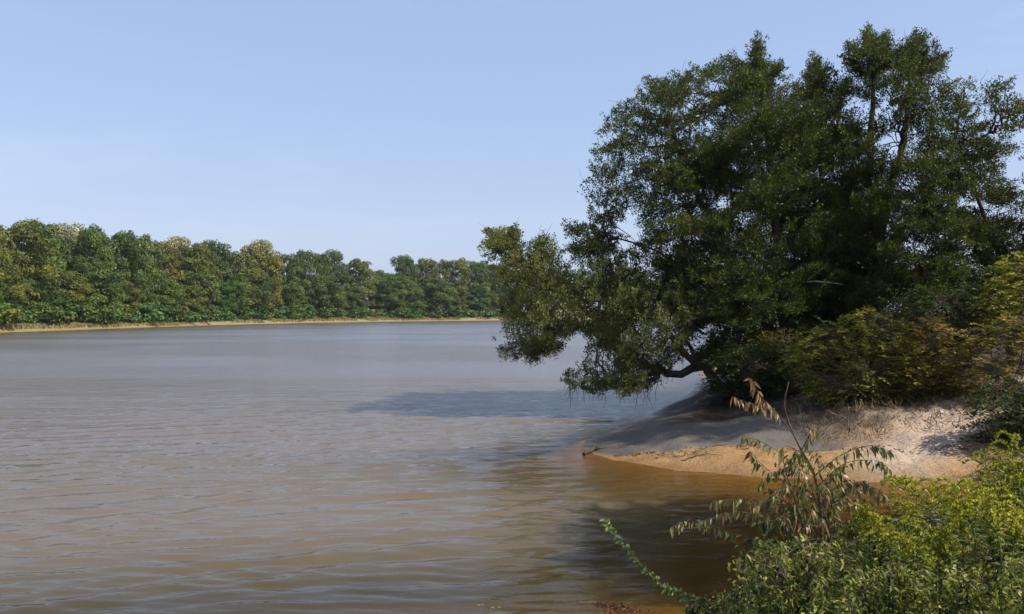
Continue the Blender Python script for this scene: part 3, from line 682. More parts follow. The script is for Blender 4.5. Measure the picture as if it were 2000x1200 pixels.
# hanging bare twigs and a broken pale limb on the leaning cedar
rng = np.random.default_rng(16)
tb = Tubes()
for k in range(60):
    p0 = P(rng.uniform(1105, 1290), rng.uniform(715, 755), rng.uniform(24.9, 26.2)); p1 = p0 + [rng.uniform(-.35, .2), rng.uniform(-.2, .2), -rng.uniform(.35, .85)]
    tb.add(curve(p0, p1, -.03, .02, 5), np.linspace(.009, .004, 5), 4)
V, F = tb.get(); mesh_obj('hanging_twigs', V, F, M['twig'], E_)
tb = Tubes()
tb.add([P(1205, 662, 25.7), P(1232, 677, 25.2), P(1250, 686, 24.8), P(1264, 690, 24.6), P(1279, 694, 24.5)], [.022, .03, .034, .028, .010], 7); tb.add([P(1255, 688, 24.7), P(1250, 698, 24.6)], [.022, .008], 6); tb.add([P(1262, 690, 24.6), P(1272, 684, 24.4)], [.016, .005], 5)
V, F = tb.get(); o = mesh_obj('broken_limb', V, F, M['dead'], E_); o['label'] = 'bright broken limb stub'
tb = Tubes()
tb.add([P(1550, 552, 25.4), P(1590, 550, 25.2), P(1620, 552, 25.1), P(1648, 556, 25.1)], [.03, .028, .022, .008], 6); tb.add([P(1576, 548, 25.2), P(1592, 535, 25.1), P(1612, 520, 25.0)], [.03, .025, .01], 6)
tb.add([P(1530, 545, 26.6), P(1550, 552, 25.4)], [.05, .05], 6)
V, F = tb.get(); o = mesh_obj('dead_limb', V, F, M['dead'], A, smooth=True); o['label'] = 'pale bare dead limb'

# ------------------------------------------------------------------ shrubs of the point
def shrub(name, label, poly, Y0, thick, mat, nl, leaf, seed, stems=7, cat='shrub', barkm='twig', layered=.5, group='shrubs under the cedars'):
    "outline filled with leafy sprays in depth; stems rise from one base"
    global rng
    rng = np.random.default_rng(seed)
    poly = np.asarray(poly, float); cx = poly[:, 0].mean(); yb = poly[:, 1].max()
    bx = (cx - 1000) / FPX * Y0; base = np.array([bx, Y0, gz(bx, Y0)])
    root = empty(name, base, label, cat, group)
    lo = poly.min(0); hi = poly.max(0); c = rng.uniform(lo, hi, (nl * 5, 2)); c = c[pip(c[:, 0], c[:, 1], poly)][:nl]
    e = pdist(c[:, 0], c[:, 1], poly) / FPX * Y0; t_ = thick * np.sqrt(np.clip(1 - (1 - np.clip(e / thick, 0, 1)) ** 2, 0, 1))
    Yc = Y0 + rng.uniform(-1, 1, len(c)) * t_
    S = np.stack([(c[:, 0] - 1000) / FPX * Yc, Yc, HC - (c[:, 1] - HZ) / FPX * Yc], 1); gzz = height(S[:, 0], S[:, 1]); S[:, 2] = np.maximum(S[:, 2], gzz + .05)
    tb = Tubes(); hub = []
    for k in range(stems):
        t1 = S[rng.integers(len(S))]; cc = curve(base + [rng.normal() * .12, rng.normal() * .12, -.05], t1, .15, .03, 8); tb.add(cc, np.linspace(.022, .006, 8), 5); hub.append(cc)
    hub = np.concatenate(hub)
    Vs, Fs, Ts = [], [], []; n0 = 0
    for s in S:
        h = hub[np.argmin(((hub - s) ** 2).sum(1))]
        tb.add(curve(h, s, .05, .02, 4), np.linspace(.006, .002, 4), 3)
        o_ = unit((s - h) * [1, 1, .3] + rng.normal(size=3) * .15); n = 16; L_ = rng.uniform(.2, .42)
        u = np.linspace(0, 1, n); p = s + o_ * (u * L_)[:, None] + np.array([0, 0, -1]) * (u ** 2 * L_ * .25)[:, None]
        side = unit(np.cross(o_, [0, 0, 1.0])); sg = np.where(np.arange(n) % 2, 1, -1)[:, None]
        dd = unit(o_ * .6 + side * sg + rng.normal(size=(n, 3)) * .3); nn = unit(np.array([0, 0, 1.0]) + rng.normal(size=(n, 3)) * .45 * (1.3 - layered))
        lf = leaf * rng.uniform(.6, 1.25, n); v, f = diamonds(p + dd * lf[:, None] * .5, dd, nn, lf, lf * .5)
        bt = np.clip(.5 + rng.normal() * .25, 0, 1)
        Vs.append(v); Fs.append(f + n0); n0 += len(v); Ts.append(np.repeat(np.stack([np.clip(bt + rng.normal(size=n) * .15, 0, 1), rng.random(n)], 1), 4, 0))
    V, F = tb.get(); mesh_obj('stems', V, F, M[barkm], root)
    mesh_obj('leaves', np.concatenate(Vs), np.concatenate(Fs), M[mat], root, tint=np.concatenate(Ts))
    return root
shrub('leafy_shrub', 'yellow-green shrub with layered sprays at the edge of the sand under the cedars', [(1545, 690), (1580, 640), (1640, 630), (1690, 600), (1760, 630), (1800, 700), (1790, 770), (1750, 812), (1660, 826), (1590, 808), (1590, 750), (1540, 715)], 20.8, 1.0, 'shrub_yellow', 780, .10, 31)
shrub('leafy_shrub', 'orange-leaved shrub beside the yellow-green one', [(1740, 700), (1780, 650), (1830, 620), (1865, 660), (1875, 720), (1860, 790), (1790, 800), (1760, 760)], 20.4, .8, 'shrub_orange', 420, .10, 32)
shrub('leafy_shrub', 'rusty brown shrub below the yellowing bush at the right edge', [(1860, 680), (1890, 640), (1950, 620), (2040, 610), (2080, 700), (2060, 800), (1930, 815), (1865, 790)], 19.8, 1.1, 'shrub_rust', 520, .10, 33)
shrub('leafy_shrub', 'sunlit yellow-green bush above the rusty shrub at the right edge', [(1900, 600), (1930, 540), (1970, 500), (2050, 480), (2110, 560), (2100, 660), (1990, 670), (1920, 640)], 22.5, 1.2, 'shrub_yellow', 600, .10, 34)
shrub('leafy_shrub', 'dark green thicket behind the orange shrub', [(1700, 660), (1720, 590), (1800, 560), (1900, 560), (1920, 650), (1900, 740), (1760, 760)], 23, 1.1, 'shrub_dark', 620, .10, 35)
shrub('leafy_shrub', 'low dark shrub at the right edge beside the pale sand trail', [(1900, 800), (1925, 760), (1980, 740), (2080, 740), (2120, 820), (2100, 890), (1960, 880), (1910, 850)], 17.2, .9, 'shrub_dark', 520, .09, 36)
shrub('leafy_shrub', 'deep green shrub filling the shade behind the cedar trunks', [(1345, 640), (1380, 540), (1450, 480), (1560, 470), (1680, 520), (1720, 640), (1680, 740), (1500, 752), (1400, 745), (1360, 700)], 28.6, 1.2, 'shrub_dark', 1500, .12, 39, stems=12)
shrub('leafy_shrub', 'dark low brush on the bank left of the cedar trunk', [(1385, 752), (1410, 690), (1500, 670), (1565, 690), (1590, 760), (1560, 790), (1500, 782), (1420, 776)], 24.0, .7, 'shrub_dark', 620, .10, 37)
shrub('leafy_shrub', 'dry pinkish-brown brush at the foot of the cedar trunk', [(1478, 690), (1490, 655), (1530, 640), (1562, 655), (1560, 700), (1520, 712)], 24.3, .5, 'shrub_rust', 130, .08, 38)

def driftwood(label, pts, r, seed):
    global rng
    rng = np.random.default_rng(seed); q = np.array([P(*p) for p in pts])
    for a in q: a[2] = max(gz(a[0], a[1]), 0) + .02
    tb = Tubes(); c = path(q, 14, .012); tb.add(c, np.linspace(r, r * .3, 14), 7)
    for k in range(4):
        i = rng.integers(4, 12); e = c[i] + [rng.normal() * .25, rng.normal() * .2, rng.uniform(.02, .16)]; tb.add(curve(c[i], e, .02, .01, 5), np.linspace(r * .4, r * .12, 5), 5)
    V, F = tb.get(); o = mesh_obj('driftwood', V, F, M['wetwood'], origin=q[0], smooth=True); return tag(o, label, 'driftwood', 'driftwood on the spit')
M['wetwood'] = bark('waterlogged_wood', (.03, .022, .016), (.09, .07, .05))
driftwood('short dark stick at the very tip of the sand spit', [(1140, 889, 18.3), (1158, 882, 18.7), (1174, 880, 18.9)], .03, 2)
driftwood('twiggy branch lying on the sunlit wet sand', [(1330, 895, 17.0), (1365, 890, 17.2), (1410, 893, 17.1)], .014, 3)

rng = np.random.default_rng(45)
n = 3000
lx = rng.uniform(6.2, 12.5, n); ly = rng.uniform(17.8, 21.5, n); kp = (fbm(lx * 1.1, ly * 1.1, 71) > .46) & (ly > 17.9 + (lx - 7) * .12); lx, ly = lx[kp], ly[kp]; n = len(lx)
d = unit(rand_unit(n) * .7 + [0, 0, .7]); Lg = rng.uniform(.12, .38, n)
pos = np.stack([lx, ly, height(lx, ly)], 1) + d * Lg[:, None] * .45
V, F = diamonds(pos, d, rand_unit(n), Lg, rng.uniform(.01, .022, n))
tag(mesh_obj('dry_brush', V, F, M['litter'], tint=np.repeat(np.stack([rng.random(n), rng.random(n)], 1), 4, 0)), 'dry brown grass and twigs at the back of the sand under the shrubs', 'dry grass', kind='stuff')

# leaf litter and twigs on the slope, too many to count
rng = np.random.default_rng(41)
n = 34000
lx = rng.uniform(2, 14.5, n); ly = rng.uniform(16, 26, n)
ldn, _ = land(lx, ly); wrack = np.exp(-((ly - 17.6 + (lx - 5) * .12 + (fbm(lx * .9, ly * .9, 25) - .47) * 2.2) / .16) ** 2) * (lx < 9) * (ldn > .2)
pr = np.clip((ldn - 1.8) / 2, 0, 1) * (lx > 7.3) * np.clip((fbm(lx * .9, ly * .9, 88) - .38) * 5,   .05, 1)
pr = np.maximum(pr, wrack * .9)
kp = rng.random(n) < pr; lx, ly = lx[kp], ly[kp]; n = len(lx)
pos = np.stack([lx, ly, height(lx, ly) + .012], 1)
V, F = diamonds(pos, unit(rand_unit(n) * [1, 1, .25]), unit(rand_unit(n) * .5 + [0, 0, 1]), rng.uniform(.05, .12, n), rng.uniform(.02, .06, n))
tag(mesh_obj('leaf_litter', V, F, M['litter'], tint=np.repeat(np.stack([rng.random(n), rng.random(n)], 1), 4, 0)), 'dry brown leaves scattered on the sand slope below the shrubs', 'leaf litter', kind='stuff')

# ------------------------------------------------------------------ foreground plants
def leafy(root, name, mat, C, D, Nn, Lf, Wf, dr, T):
    V, F = bent_leaves(np.array(C), np.array(D), np.array(Nn), np.array(Lf), np.array(Wf), dr)
    return mesh_obj(name, V, F, M[mat], root, tint=np.repeat(np.array(T), 7, 0))

class Plant:
    def __init__(s): s.t = Tubes(); s.C = []; s.D = []; s.N = []; s.L = []; s.W = []; s.R = []; s.T = []
    def leaf(s, c, d, n, L, W, dr, t): s.C.append(c); s.D.append(d); s.N.append(n); s.L.append(L); s.W.append(W); s.R.append(dr); s.T.append((min(1, max(0, t)), rng.random()))
    def build(s, root, mat, stem='twig', lname='leaves'):
        V, F = s.t.get(); mesh_obj('stem', V, F, M[stem], root)
        if s.C: leafy(root, lname, mat, s.C, s.D, s.N, s.L, s.W, np.array(s.R), s.T)

def hanging_branch(pl, pts, r0, gap, L, W, tbase, start=.15, n=16):
    c = path(pts, n); pl.t.add(c, np.linspace(r0, .0012, n), 5)
    ln = np.linalg.norm(np.diff(c, axis=0), axis=1).sum(); k = int(ln / gap)
    for i in range(k):
        u = start + (1 - start) * (i + .5) / k; f = u * (n - 1); a = int(f); p = c[a] * (1 - f + a) + c[min(a + 1, n - 1)] * (f - a)
        tg = unit(c[min(a + 1, n - 1)] - c[a]); sd_ = unit(np.cross(tg, [0, 0, 1.0])) * (1 if i % 2 else -1)
        p = p + rng.normal(size=3) * .004; d = unit(tg * .3 + sd_ * rng.uniform(.1, .7) + np.array([0, 0, -.8]) + rng.normal(size=3) * .38)
        nn = unit(sd_ * .5 + [0, 0, .5] + rng.normal(size=3) * .4)
        pl.leaf(p, d, nn, L * rng.uniform(.7, 1.2), W * rng.uniform(.8, 1.2), rng.uniform(.3, 1.1), tbase + rng.normal() * .22)

# sapling with drooping lance-shaped leaves
rng = np.random.default_rng(51)
Yk = 5.6
bx = P(1600, 1150, Yk)[0]; root = empty('sapling', (bx, Yk, gz(bx, Yk)), 'thin sapling with drooping narrow leaves and a tall bare leader, in front of the beach', 'sapling', 'plants on the near bank')
pl = Plant(); b0 = np.array([bx, Yk, gz(bx, Yk) - .05])
pl.t.add(path([b0, P(1605, 1050, Yk), P(1590, 930, Yk), P(1560, 870, Yk), P(1532, 800, Yk), P(1540, 745, Yk)], 20), np.linspace(.012, .004, 20), 6)
hanging_branch(pl, [P(1553, 855, Yk), P(1520, 810, Yk - .05), P(1490, 780, Yk - .1), P(1462, 738, Yk - .1)], .004, .013, .055, .018, .8, .3)
hanging_branch(pl, [P(1512, 805, Yk), P(1470, 790, Yk - .05), P(1430, 775, Yk - .1)], .003, .012, .052, .017, .85, .2)
for pts, tb_ in (([(1592, 960), (1560, 915), (1500, 870), (1450, 850)], .55), ([(1596, 965), (1530, 940), (1480, 900), (1465, 880)], .5), ([(1590, 930), (1640, 890), (1700, 870), (1742, 885)], .35),
            ([(1595, 950), (1650, 905), (1710, 900), (1735, 915)], .3), ([(1600, 1000), (1660, 950), (1690, 940), (1705, 960)], .35), ([(1600, 1000), (1530, 985), (1450, 975), (1390, 980)], .5),
            ([(1602, 1030), (1520, 1010), (1430, 1000), (1365, 1020)], .55), ([(1604, 1050), (1530, 1060), (1420, 1040), (1360, 1015), (1310, 1030)], .6), ([(1565, 880), (1580, 850), (1590, 840), (1600, 850)], .5),
            ([(1585, 920), (1560, 880), (1545, 900), (1530, 940)], .4), ([(1604, 1050), (1540, 1090), (1470, 1100), (1440, 1090)], .35), ([(1604, 1060), (1660, 1020), (1720, 1010), (1760, 1040)], .35), ([(1598, 980), (1620, 930), (1640, 925), (1655, 950)], .3),
            ([(1600, 990), (1570, 950), (1540, 955), (1510, 985)], .4), ([(1606, 1080), (1560, 1110), (1500, 1130), (1470, 1150)], .4)):
    dz = rng.uniform(-.35, .35)
    hanging_branch(pl, [P(x, y, Yk + dz * i / (len(pts) - 1)) for i, (x, y) in enumerate(pts)], .0035, .016, .060, .018, tb_ + .06)
for k in range(18):
    u = rng.uniform(.25, .8); j = P(1603 - 50 * u ** 2, 1100 - 260 * u, Yk); a = rng.uniform(0, 6.28); ln = rng.uniform(.22, .5) * (1.2 - .5 * u)
    e = j + np.array([math.cos(a) * ln, math.sin(a) * ln * .8, rng.uniform(.0, .12)])
    hanging_branch(pl, [j, (j + e) / 2 + [0, 0, rng.uniform(.05, .12)], e, e + [math.cos(a) * .05, 0, -.05]], .0025, .018, .054, .016, rng.uniform(.25, .75))
pl.build(root, 'lance')
o = Plant()
for k in range(14): o.leaf(P(1527, 975, Yk - .1) + rng.normal(size=3) * .018, rand_unit(1)[0], rand_unit(1)[0], .035, .016, .5, .6)
leafy(root, 'red_leaves', 'red', o.C, o.D, o.N, o.L, o.W, np.array(o.R), o.T)

def weed(label, bx, by, top, kind, seed, lean=0.0, spread=.25, tb_=.45, name='weed', nst=5, cat='weed'):
    "a clump of leafy stems; top = photo row its tip reaches"
    global rng
    rng = np.random.default_rng(seed)
    z0 = gz(bx, by); zt = HC - (top - HZ) / FPX * by; h = max(.25, zt - z0)
    root = empty(name, (bx, by, z0), label, cat, 'plants on the near bank')
    pl = Plant()
    for s in range(nst):
        a = rng.uniform(0, 6.28); hh = h * (1 if s == 0 else rng.uniform(.55, .95)); sp_ = spread * rng.uniform(.2, 1) * (0.2 if s == 0 else 1)
        tip = np.array([bx + math.cos(a) * sp_ + lean * hh, by + math.sin(a) * sp_, z0 + hh]); st = np.array([bx + rng.normal() * .03, by + rng.normal() * .03, z0 - .04])
        c = curve(st, tip, 0, .012, 12, mid=st * .5 + tip * .5 + [0, 0, hh * .12]); pl.t.add(c, np.linspace(.006, .002, 12), 5)
        k = int(hh / (.022 if kind != 'narrow' else .014))
        for i in range(k):
            u = .12 + .88 * i / k; f = u * 10.99; q = int(f); p = c[q] * (1 - f + q) + c[q + 1] * (f - q); an = i * 2.4 + rng.uniform(-.4, .4)
            sz = (1.1 - .55 * u)
            if kind == 'ovate':
                sub = 3 if u < .85 else 1; tw = rng.uniform(.05, .16) * (1.1 - .6 * u); d0 = np.array([math.cos(an), math.sin(an), .35])
                if sub == 3: pl.t.add([p, p + d0 * tw], [.002, .001], 3)
                for m_ in range(sub):
                    d = unit(d0 + rng.normal(size=3) * .5); pl.leaf(p + d0 * tw * (m_ + 1) / sub, d, unit(np.array([0, 0, 1.0]) + rng.normal(size=3) * .4), rng.uniform(.04, .066) * sz + .01, rng.uniform(.017, .026) * sz + .004, rng.uniform(.2, .8), tb_ + rng.normal() * .2)
            else:
                d = unit(np.array([math.cos(an), math.sin(an), .45]) + rng.normal(size=3) * .15)
                pl.leaf(p, d, np.array([0, 0, 1.0]) + rng.normal(size=3) * .25, rng.uniform(.08, .13) * sz, rng.uniform(.014, .02), rng.uniform(.4, 1.0), tb_ + rng.normal() * .18)
    pl.build(root, 'weed', 'stem_green')
    return root

def goldenrod(label, pts, seed, nr=19, spread=.24, tint_=.55, name='goldenrod'):
    "tall stem with narrow leaves and a plume of arching racemes; pts = (px,py,Y) from base to tip"
    global rng
    rng = np.random.default_rng(seed)
    q = [P(*p) for p in pts]; q[0][2] = gz(q[0][0], q[0][1]); root = empty(name, q[0], label, 'goldenrod', 'goldenrods on the near bank')
    pl = Plant(); c = path(q, 24); pl.t.add(c, np.linspace(.006, .002, 24), 6)
    for i in range(64):
        u = .1 + .75 * i / 64; f = u * 22.9; a = int(f); p = c[a] * (1 - f + a) + c[a + 1] * (f - a); an = i * 2.4
        pl.leaf(p, unit(np.array([math.cos(an), math.sin(an), .5])), np.array([0, 0, 1.0]) + rng.normal(size=3) * .2, rng.uniform(.07, .10), .014, rng.uniform(.5, 1), .5 + rng.normal() * .15)
    pl.build(root, 'weed', 'stem_green')
    fl = Plant(); tt = Tubes()
    for k in range(nr):
        u = .55 + .45 * k / nr; f = u * 22.9; a = int(f); p = c[a] * (1 - f + a) + c[a + 1] * (f - a); an = k * 2.4 + rng.uniform(-.3, .3)
        ln = spread * (1.15 - .75 * (k / nr)) * rng.uniform(.8, 1.2); o_ = np.array([math.cos(an), math.sin(an), 0])
        rc = curve(p, p + o_ * ln + [0, 0, ln * .05], 0, 0, 9, mid=p + o_ * ln * .55 + [0, 0, ln * .75]); tt.add(rc, np.linspace(.0022, .001, 9), 3)
        for j in range(44):
            v = .08 + .92 * j / 44; g = v * 7.99; b = int(g); pp = rc[b] * (1 - g + b) + rc[b + 1] * (g - b)
            d = unit(np.array([rng.normal() * .5, rng.normal() * .5, .8]) + o_ * .3); fl.leaf(pp, d, rand_unit(1)[0], rng.uniform(.02, .036), rng.uniform(.007, .012), .2, tint_ + rng.normal() * .2)
    for j in range(30): fl.leaf(c[-1] - [0, 0, rng.uniform(0, .12)], unit(rng.normal(size=3) + [0, 0, .8]), rand_unit(1)[0], .024, .009, .2, tint_ + rng.normal() * .2)
    V, F = tt.get(); pmo = leafy(root, 'plume', 'golden', fl.C, fl.D, fl.N, fl.L, fl.W, np.array(fl.R), fl.T); mesh_obj('plume_stalks', V, F, M['stem_green'], root)
    return root
goldenrod('goldenrod with a wide bright yellow plume arching left, in the middle of the near-bank weeds', [(1850, 1230, 5.2), (1855, 1120, 5.2), (1850, 1040, 5.2), (1800, 975, 5.2), (1740, 945, 5.2)], 61)
goldenrod('goldenrod with an upright yellow plume right of the wide arching one', [(1900, 1230, 5.0), (1905, 1100, 5.0), (1890, 1010, 5.0), (1862, 945, 5.0)], 62)
goldenrod('goldenrod with a drooping yellow plume near the right edge of the photo', [(1950, 1240, 4.8), (1955, 1120, 4.8), (1940, 1030, 4.8), (1925, 965, 4.8)], 63)
goldenrod('tallest goldenrod, greenish and unopened, against the dark shrub at the right edge', [(1985, 1230, 5.6), (1985, 1080, 5.6), (1980, 960, 5.6), (1975, 850, 5.6)], 64, 18, .24, .3)
goldenrod('greenish goldenrod leaning left below the tallest one', [(1940, 1200, 5.8), (1945, 1050, 5.8), (1935, 960, 5.8), (1918, 880, 5.8)], 65, 14, .2, .25)
goldenrod('short goldenrod leaning towards the lower middle of the weeds', [(1800, 1240, 4.8), (1805, 1160, 4.8), (1795, 1100, 4.8), (1775, 1055, 4.8)], 66, 9, .12, .45)

for k, (px, yy, top, ln, lb) in enumerate(((1790, 5.6, 985, -25, 'upright goldenrod spike just right of the wide arching plume'), (1835, 4.9, 1035, 12, 'goldenrod spike low in the middle of the goldenrod group'),
        (1880, 5.5, 985, -10, 'slim goldenrod spike between the upright and drooping plumes'), (1975, 4.9, 1000, 15, 'bright goldenrod spike at the right edge under the tallest one'),
        (2000, 5.4, 905, -12, 'goldenrod spike cut by the right edge beside the tallest one'), (1740, 5.0, 1010, -30, 'pale goldenrod spike left of the group, beside the bright grass tuft'),
        (1950, 6.0, 905, 8, 'thin greenish goldenrod spike just left of the tallest one'), (1700, 5.3, 990, -14, 'leftmost goldenrod spike, by the sapling branches'))):
    goldenrod(lb, [(px - ln * .3, 1230, yy), (px, (1230 + top) / 2, yy), (px + ln * .4, top + 50, yy), (px + ln, top, yy)], 80 + k, 16, .13, (.5, .6, .35, .65, .3, .55, .2, .5)[k])
W = [('weed', 'narrow', 1640, 6.0, 960, 'narrow-leaved weed in front of the sapling stem'), ('w', 'ovate', 1500, 5.9, 1060, 'broad-leaved weed at the left foot of the sapling'),
     ('w', 'ovate', 1560, 5.6, 1010, 'bushy green weed under the sapling branches'), ('w', 'ovate', 1460, 6.4, 1110, 'low leafy weed at the water edge left of the sapling'),
     ('w', 'narrow', 1690, 5.4, 1000, 'bright narrow-leaved weed right of the sapling'), ('w', 'ovate', 1730, 5.7, 990, 'leafy weed behind the left plume of the goldenrods'),
     ('w', 'narrow', 1780, 6.2, 965, 'slim green weed rising behind the arching goldenrod'), ('w', 'ovate', 1840, 6.2, 985, 'dark leafy weed behind the upright goldenrod'),
     ('w', 'ovate', 1900, 6.5, 960, 'leafy weed between the upright and the drooping goldenrods'), ('w', 'narrow', 1960, 6.3, 930, 'narrow-leaved weed under the tallest goldenrod'),
     ('w', 'ovate', 2000, 5.8, 940, 'leafy weed cut by the right edge of the photo'), ('w', 'ovate', 1620, 5.0, 1070, 'dense leafy weed in the lower middle of the bank plants'),
     ('w', 'ovate', 1700, 4.8, 1090, 'dark green weed at the bottom below the goldenrod plume'), ('w', 'narrow', 1770, 4.6, 1120, 'pale narrow-leaved weed at the bottom edge left of the goldenrod stem'),
     ('w', 'ovate', 1860, 4.7, 1080, 'leafy weed at the foot of the upright goldenrod'), ('w', 'ovate', 1950, 4.6, 1100, 'leafy weed at the bottom right corner'),
     ('w', 'ovate', 1520, 5.0, 1130, 'low weed at the bottom edge below the sapling'), ('w', 'ovate', 1420, 5.6, 1160, 'small weed at the bottom edge beside the arching vine'),
     ('w', 'ovate', 1580, 4.6, 1140, 'low yellow-green weed at the bottom middle of the bank'), ('w', 'narrow', 1460, 5.0, 1165, 'short narrow-leaved weed at the bottom near the vine root'),
     ('w', 'ovate', 1660, 5.6, 1040, 'leafy weed with browning leaves beside the sapling'), ('w', 'ovate', 1800, 5.4, 1040, 'leafy weed tangled below the arching goldenrod plume'),
     ('w', 'ovate', 2010, 5.0, 1040, 'leafy weed on the right edge below the tallest goldenrod'), ('w', 'narrow', 1650, 4.6, 1130, 'thin weed at the bottom middle'),
     ('w', 'ovate', 1740, 6.6, 1030, 'weed at the water edge behind the goldenrods'), ('w', 'ovate', 1560, 6.6, 1070, 'weed at the water edge behind the sapling')]
for k, (_, kd, px, yy, top, lb) in enumerate(W):
    weed(lb, (px - 1000) / FPX * yy, yy, top - 22, kd, 200 + k, spread=.22, tb_=(.35, .5, .6, .45, .25)[k % 5], nst=8)
weed('small bright green sprig rising from the bottom edge of the water', (955 - 1000) / FPX * 6.6, 6.6, 1178, 'ovate', 300, spread=.05, nst=2, tb_=.6)

def thicket(label, poly, Y0, thick, n, mat, L, W_, seed, tb_, hang=.6, name='leafy_shrub', nl=(5, 11)):
    "dense small-leaved shrub close to the camera: arching twigs with single leaves"
    global rng
    rng = np.random.default_rng(seed); poly = np.asarray(poly, float); bx = (poly[:, 0].mean() - 1000) / FPX * Y0
    base = np.array([bx, Y0, gz(bx, Y0)]); root = empty(name, base, label, 'shrub', 'shrubs on the near bank'); pl = Plant()
    lo = poly.min(0); hi = poly.max(0); c = rng.uniform(lo, hi, (n * 5, 2)); c = c[pip(c[:, 0], c[:, 1], poly)][:n]
    Yc = Y0 + rng.uniform(-1, 1, len(c)) * thick; S = np.stack([(c[:, 0] - 1000) / FPX * Yc, Yc, HC - (c[:, 1] - HZ) / FPX * Yc], 1)
    S[:, 2] = np.maximum(S[:, 2], height(S[:, 0], S[:, 1]) + .06); hub = []
    for k in range(10):
        t1 = S[rng.integers(len(S))]; st = base + [rng.normal() * .15, rng.normal() * .15, 0]; st[2] = gz(st[0], st[1]) - .05
        cc = curve(st, t1, 0, .01, 12, mid=(st + t1) / 2 + [0, 0, .2]); pl.t.add(cc, np.linspace(.008, .003, 12), 5); hub.append(cc)
    hub = np.concatenate(hub)
    for s in S:
        h = hub[np.argmin(((hub - s) ** 2).sum(1) + .3 * np.abs(hub[:, 2] - s[2] + .1))]; tw = curve(h, s, .04, .006, 7); pl.t.add(tw, np.linspace(.003, .001, 7), 3)
        bt = tb_ + rng.normal() * .3; k_ = rng.integers(*nl)
        for i in range(k_):
            f = rng.uniform(1.5, 6) if i else 6; a = min(5, int(f)); p = tw[a] * (1 - f + a) + tw[a + 1] * (f - a) + rng.normal(size=3) * .012
            d = unit(rng.normal(size=3) * .7 + [0, 0, -hang]); pl.leaf(p, d, unit(rng.normal(size=3) * .6 + [0, -.25, .7]), L * rng.uniform(.6, 1.2), W_ * rng.uniform(.7, 1.2), rng.uniform(.2, .9), bt + rng.normal() * .12)
    pl.build(root, mat); return root
thicket('dull green drooping-leaved shrub around the sapling stem in front of the beach', [(1500, 900), (1560, 870), (1640, 900), (1700, 960), (1720, 1040), (1700, 1120), (1560, 1150), (1450, 1130), (1440, 1060), (1470, 990)], 5.7, .35, 110, 'lance', .055, .018, 501, .42, 1.0)
thicket('dark leafy shrub at the bottom edge left of the grass tufts', [(1440, 1060), (1560, 1040), (1660, 1060), (1700, 1140), (1700, 1240), (1390, 1240), (1420, 1140)], 5.2, .4, 430, 'weed', .042, .015, 502, .40, .3)
thicket('leafy green shrub behind the goldenrod plumes', [(1700, 1040), (1780, 1015), (1900, 1025), (2040, 990), (2080, 1100), (2060, 1220), (1720, 1240), (1680, 1120)], 5.7, .4, 760, 'weed', .042, .013, 503, .42, .3)
thicket('yellow-green leafy shrub at the right edge of the photo under the tallest goldenrod', [(1905, 970), (1945, 920), (1990, 890), (2070, 880), (2100, 1000), (2060, 1080), (1920, 1060)], 5.9, .3, 420, 'weed', .05, .013, 504, .6, .1)
thicket('low mixed shrub along the bottom right of the photo', [(1640, 1120), (1760, 1100), (1900, 1110), (2040, 1090), (2080, 1240), (1620, 1250)], 4.7, .3, 460, 'weed', .040, .014, 505, .5, .2)
thicket('low trailing shrub at the foot of the arching vine', [(1330, 1190), (1390, 1170), (1450, 1150), (1480, 1240), (1300, 1250)], 5.9, .3, 190, 'weed', .034, .016, 506, .5, .1)

# arching vine over the water
rng = np.random.default_rng(71)
v0 = P(1420, 1215, 6.0); root = empty('vine', (v0[0], v0[1], gz(v0[0], v0[1])), 'bright green leafy vine arching left over the dark water', 'vine', 'plants on the near bank')
pl = Plant()
for pts in ([(1420, 1215, 6.0), (1350, 1175, 6.0), (1290, 1140, 6.0), (1235, 1085, 6.0), (1200, 1045, 6.0), (1180, 1018, 6.0)], [(1415, 1215, 5.9), (1375, 1180, 5.9), (1340, 1165, 5.9), (1300, 1150, 5.9)]):
    c = path([P(*p) for p in pts], 40); pl.t.add(c, np.linspace(.004, .0012, 40), 5)
    for i in range(3, 40):
        for s in (-1, 1, -1, 1, 1):
            tg = unit(c[min(i + 1, 39)] - c[i - 1]); sd_ = unit(np.cross(tg, rand_unit(1)[0])); pl.leaf(c[i] + rng.normal(size=3) * .01, unit(sd_ + tg * .3 + [0, 0, .3]), rand_unit(1)[0] + [0, -.4, .8], rng.uniform(.026, .046), rng.uniform(.015, .024), .3, .5 + rng.normal() * .25)
pl.build(root, 'vine', 'stem_green')
# rusty dry frond at the bottom edge
rng = np.random.default_rng(72)
v0 = P(1330, 1230, 5.7); root = empty('dry_frond', (v0[0], v0[1], gz(v0[0], v0[1])), 'rusty red dry frond lying along the bottom edge of the photo', 'frond', 'plants on the near bank')
pl = Plant()
for pts in ([(1330, 1230, 5.7), (1250, 1195, 5.7), (1200, 1184, 5.7), (1162, 1178, 5.7)], [(1300, 1225, 5.6), (1240, 1200, 5.6), (1180, 1190, 5.6)]):
    c = path([P(*p) for p in pts], 26); pl.t.add(c, np.linspace(.004, .0015, 26), 5)
    for i in range(2, 26):
        for s in range(9): pl.leaf(c[i] + rng.normal(size=3) * .012, unit(rng.normal(size=3) + [-.3, 0, .2]), rand_unit(1)[0], rng.uniform(.014, .026), rng.uniform(.008, .013), .3, .5 + rng.normal() * .25)
pl.build(root, 'red')
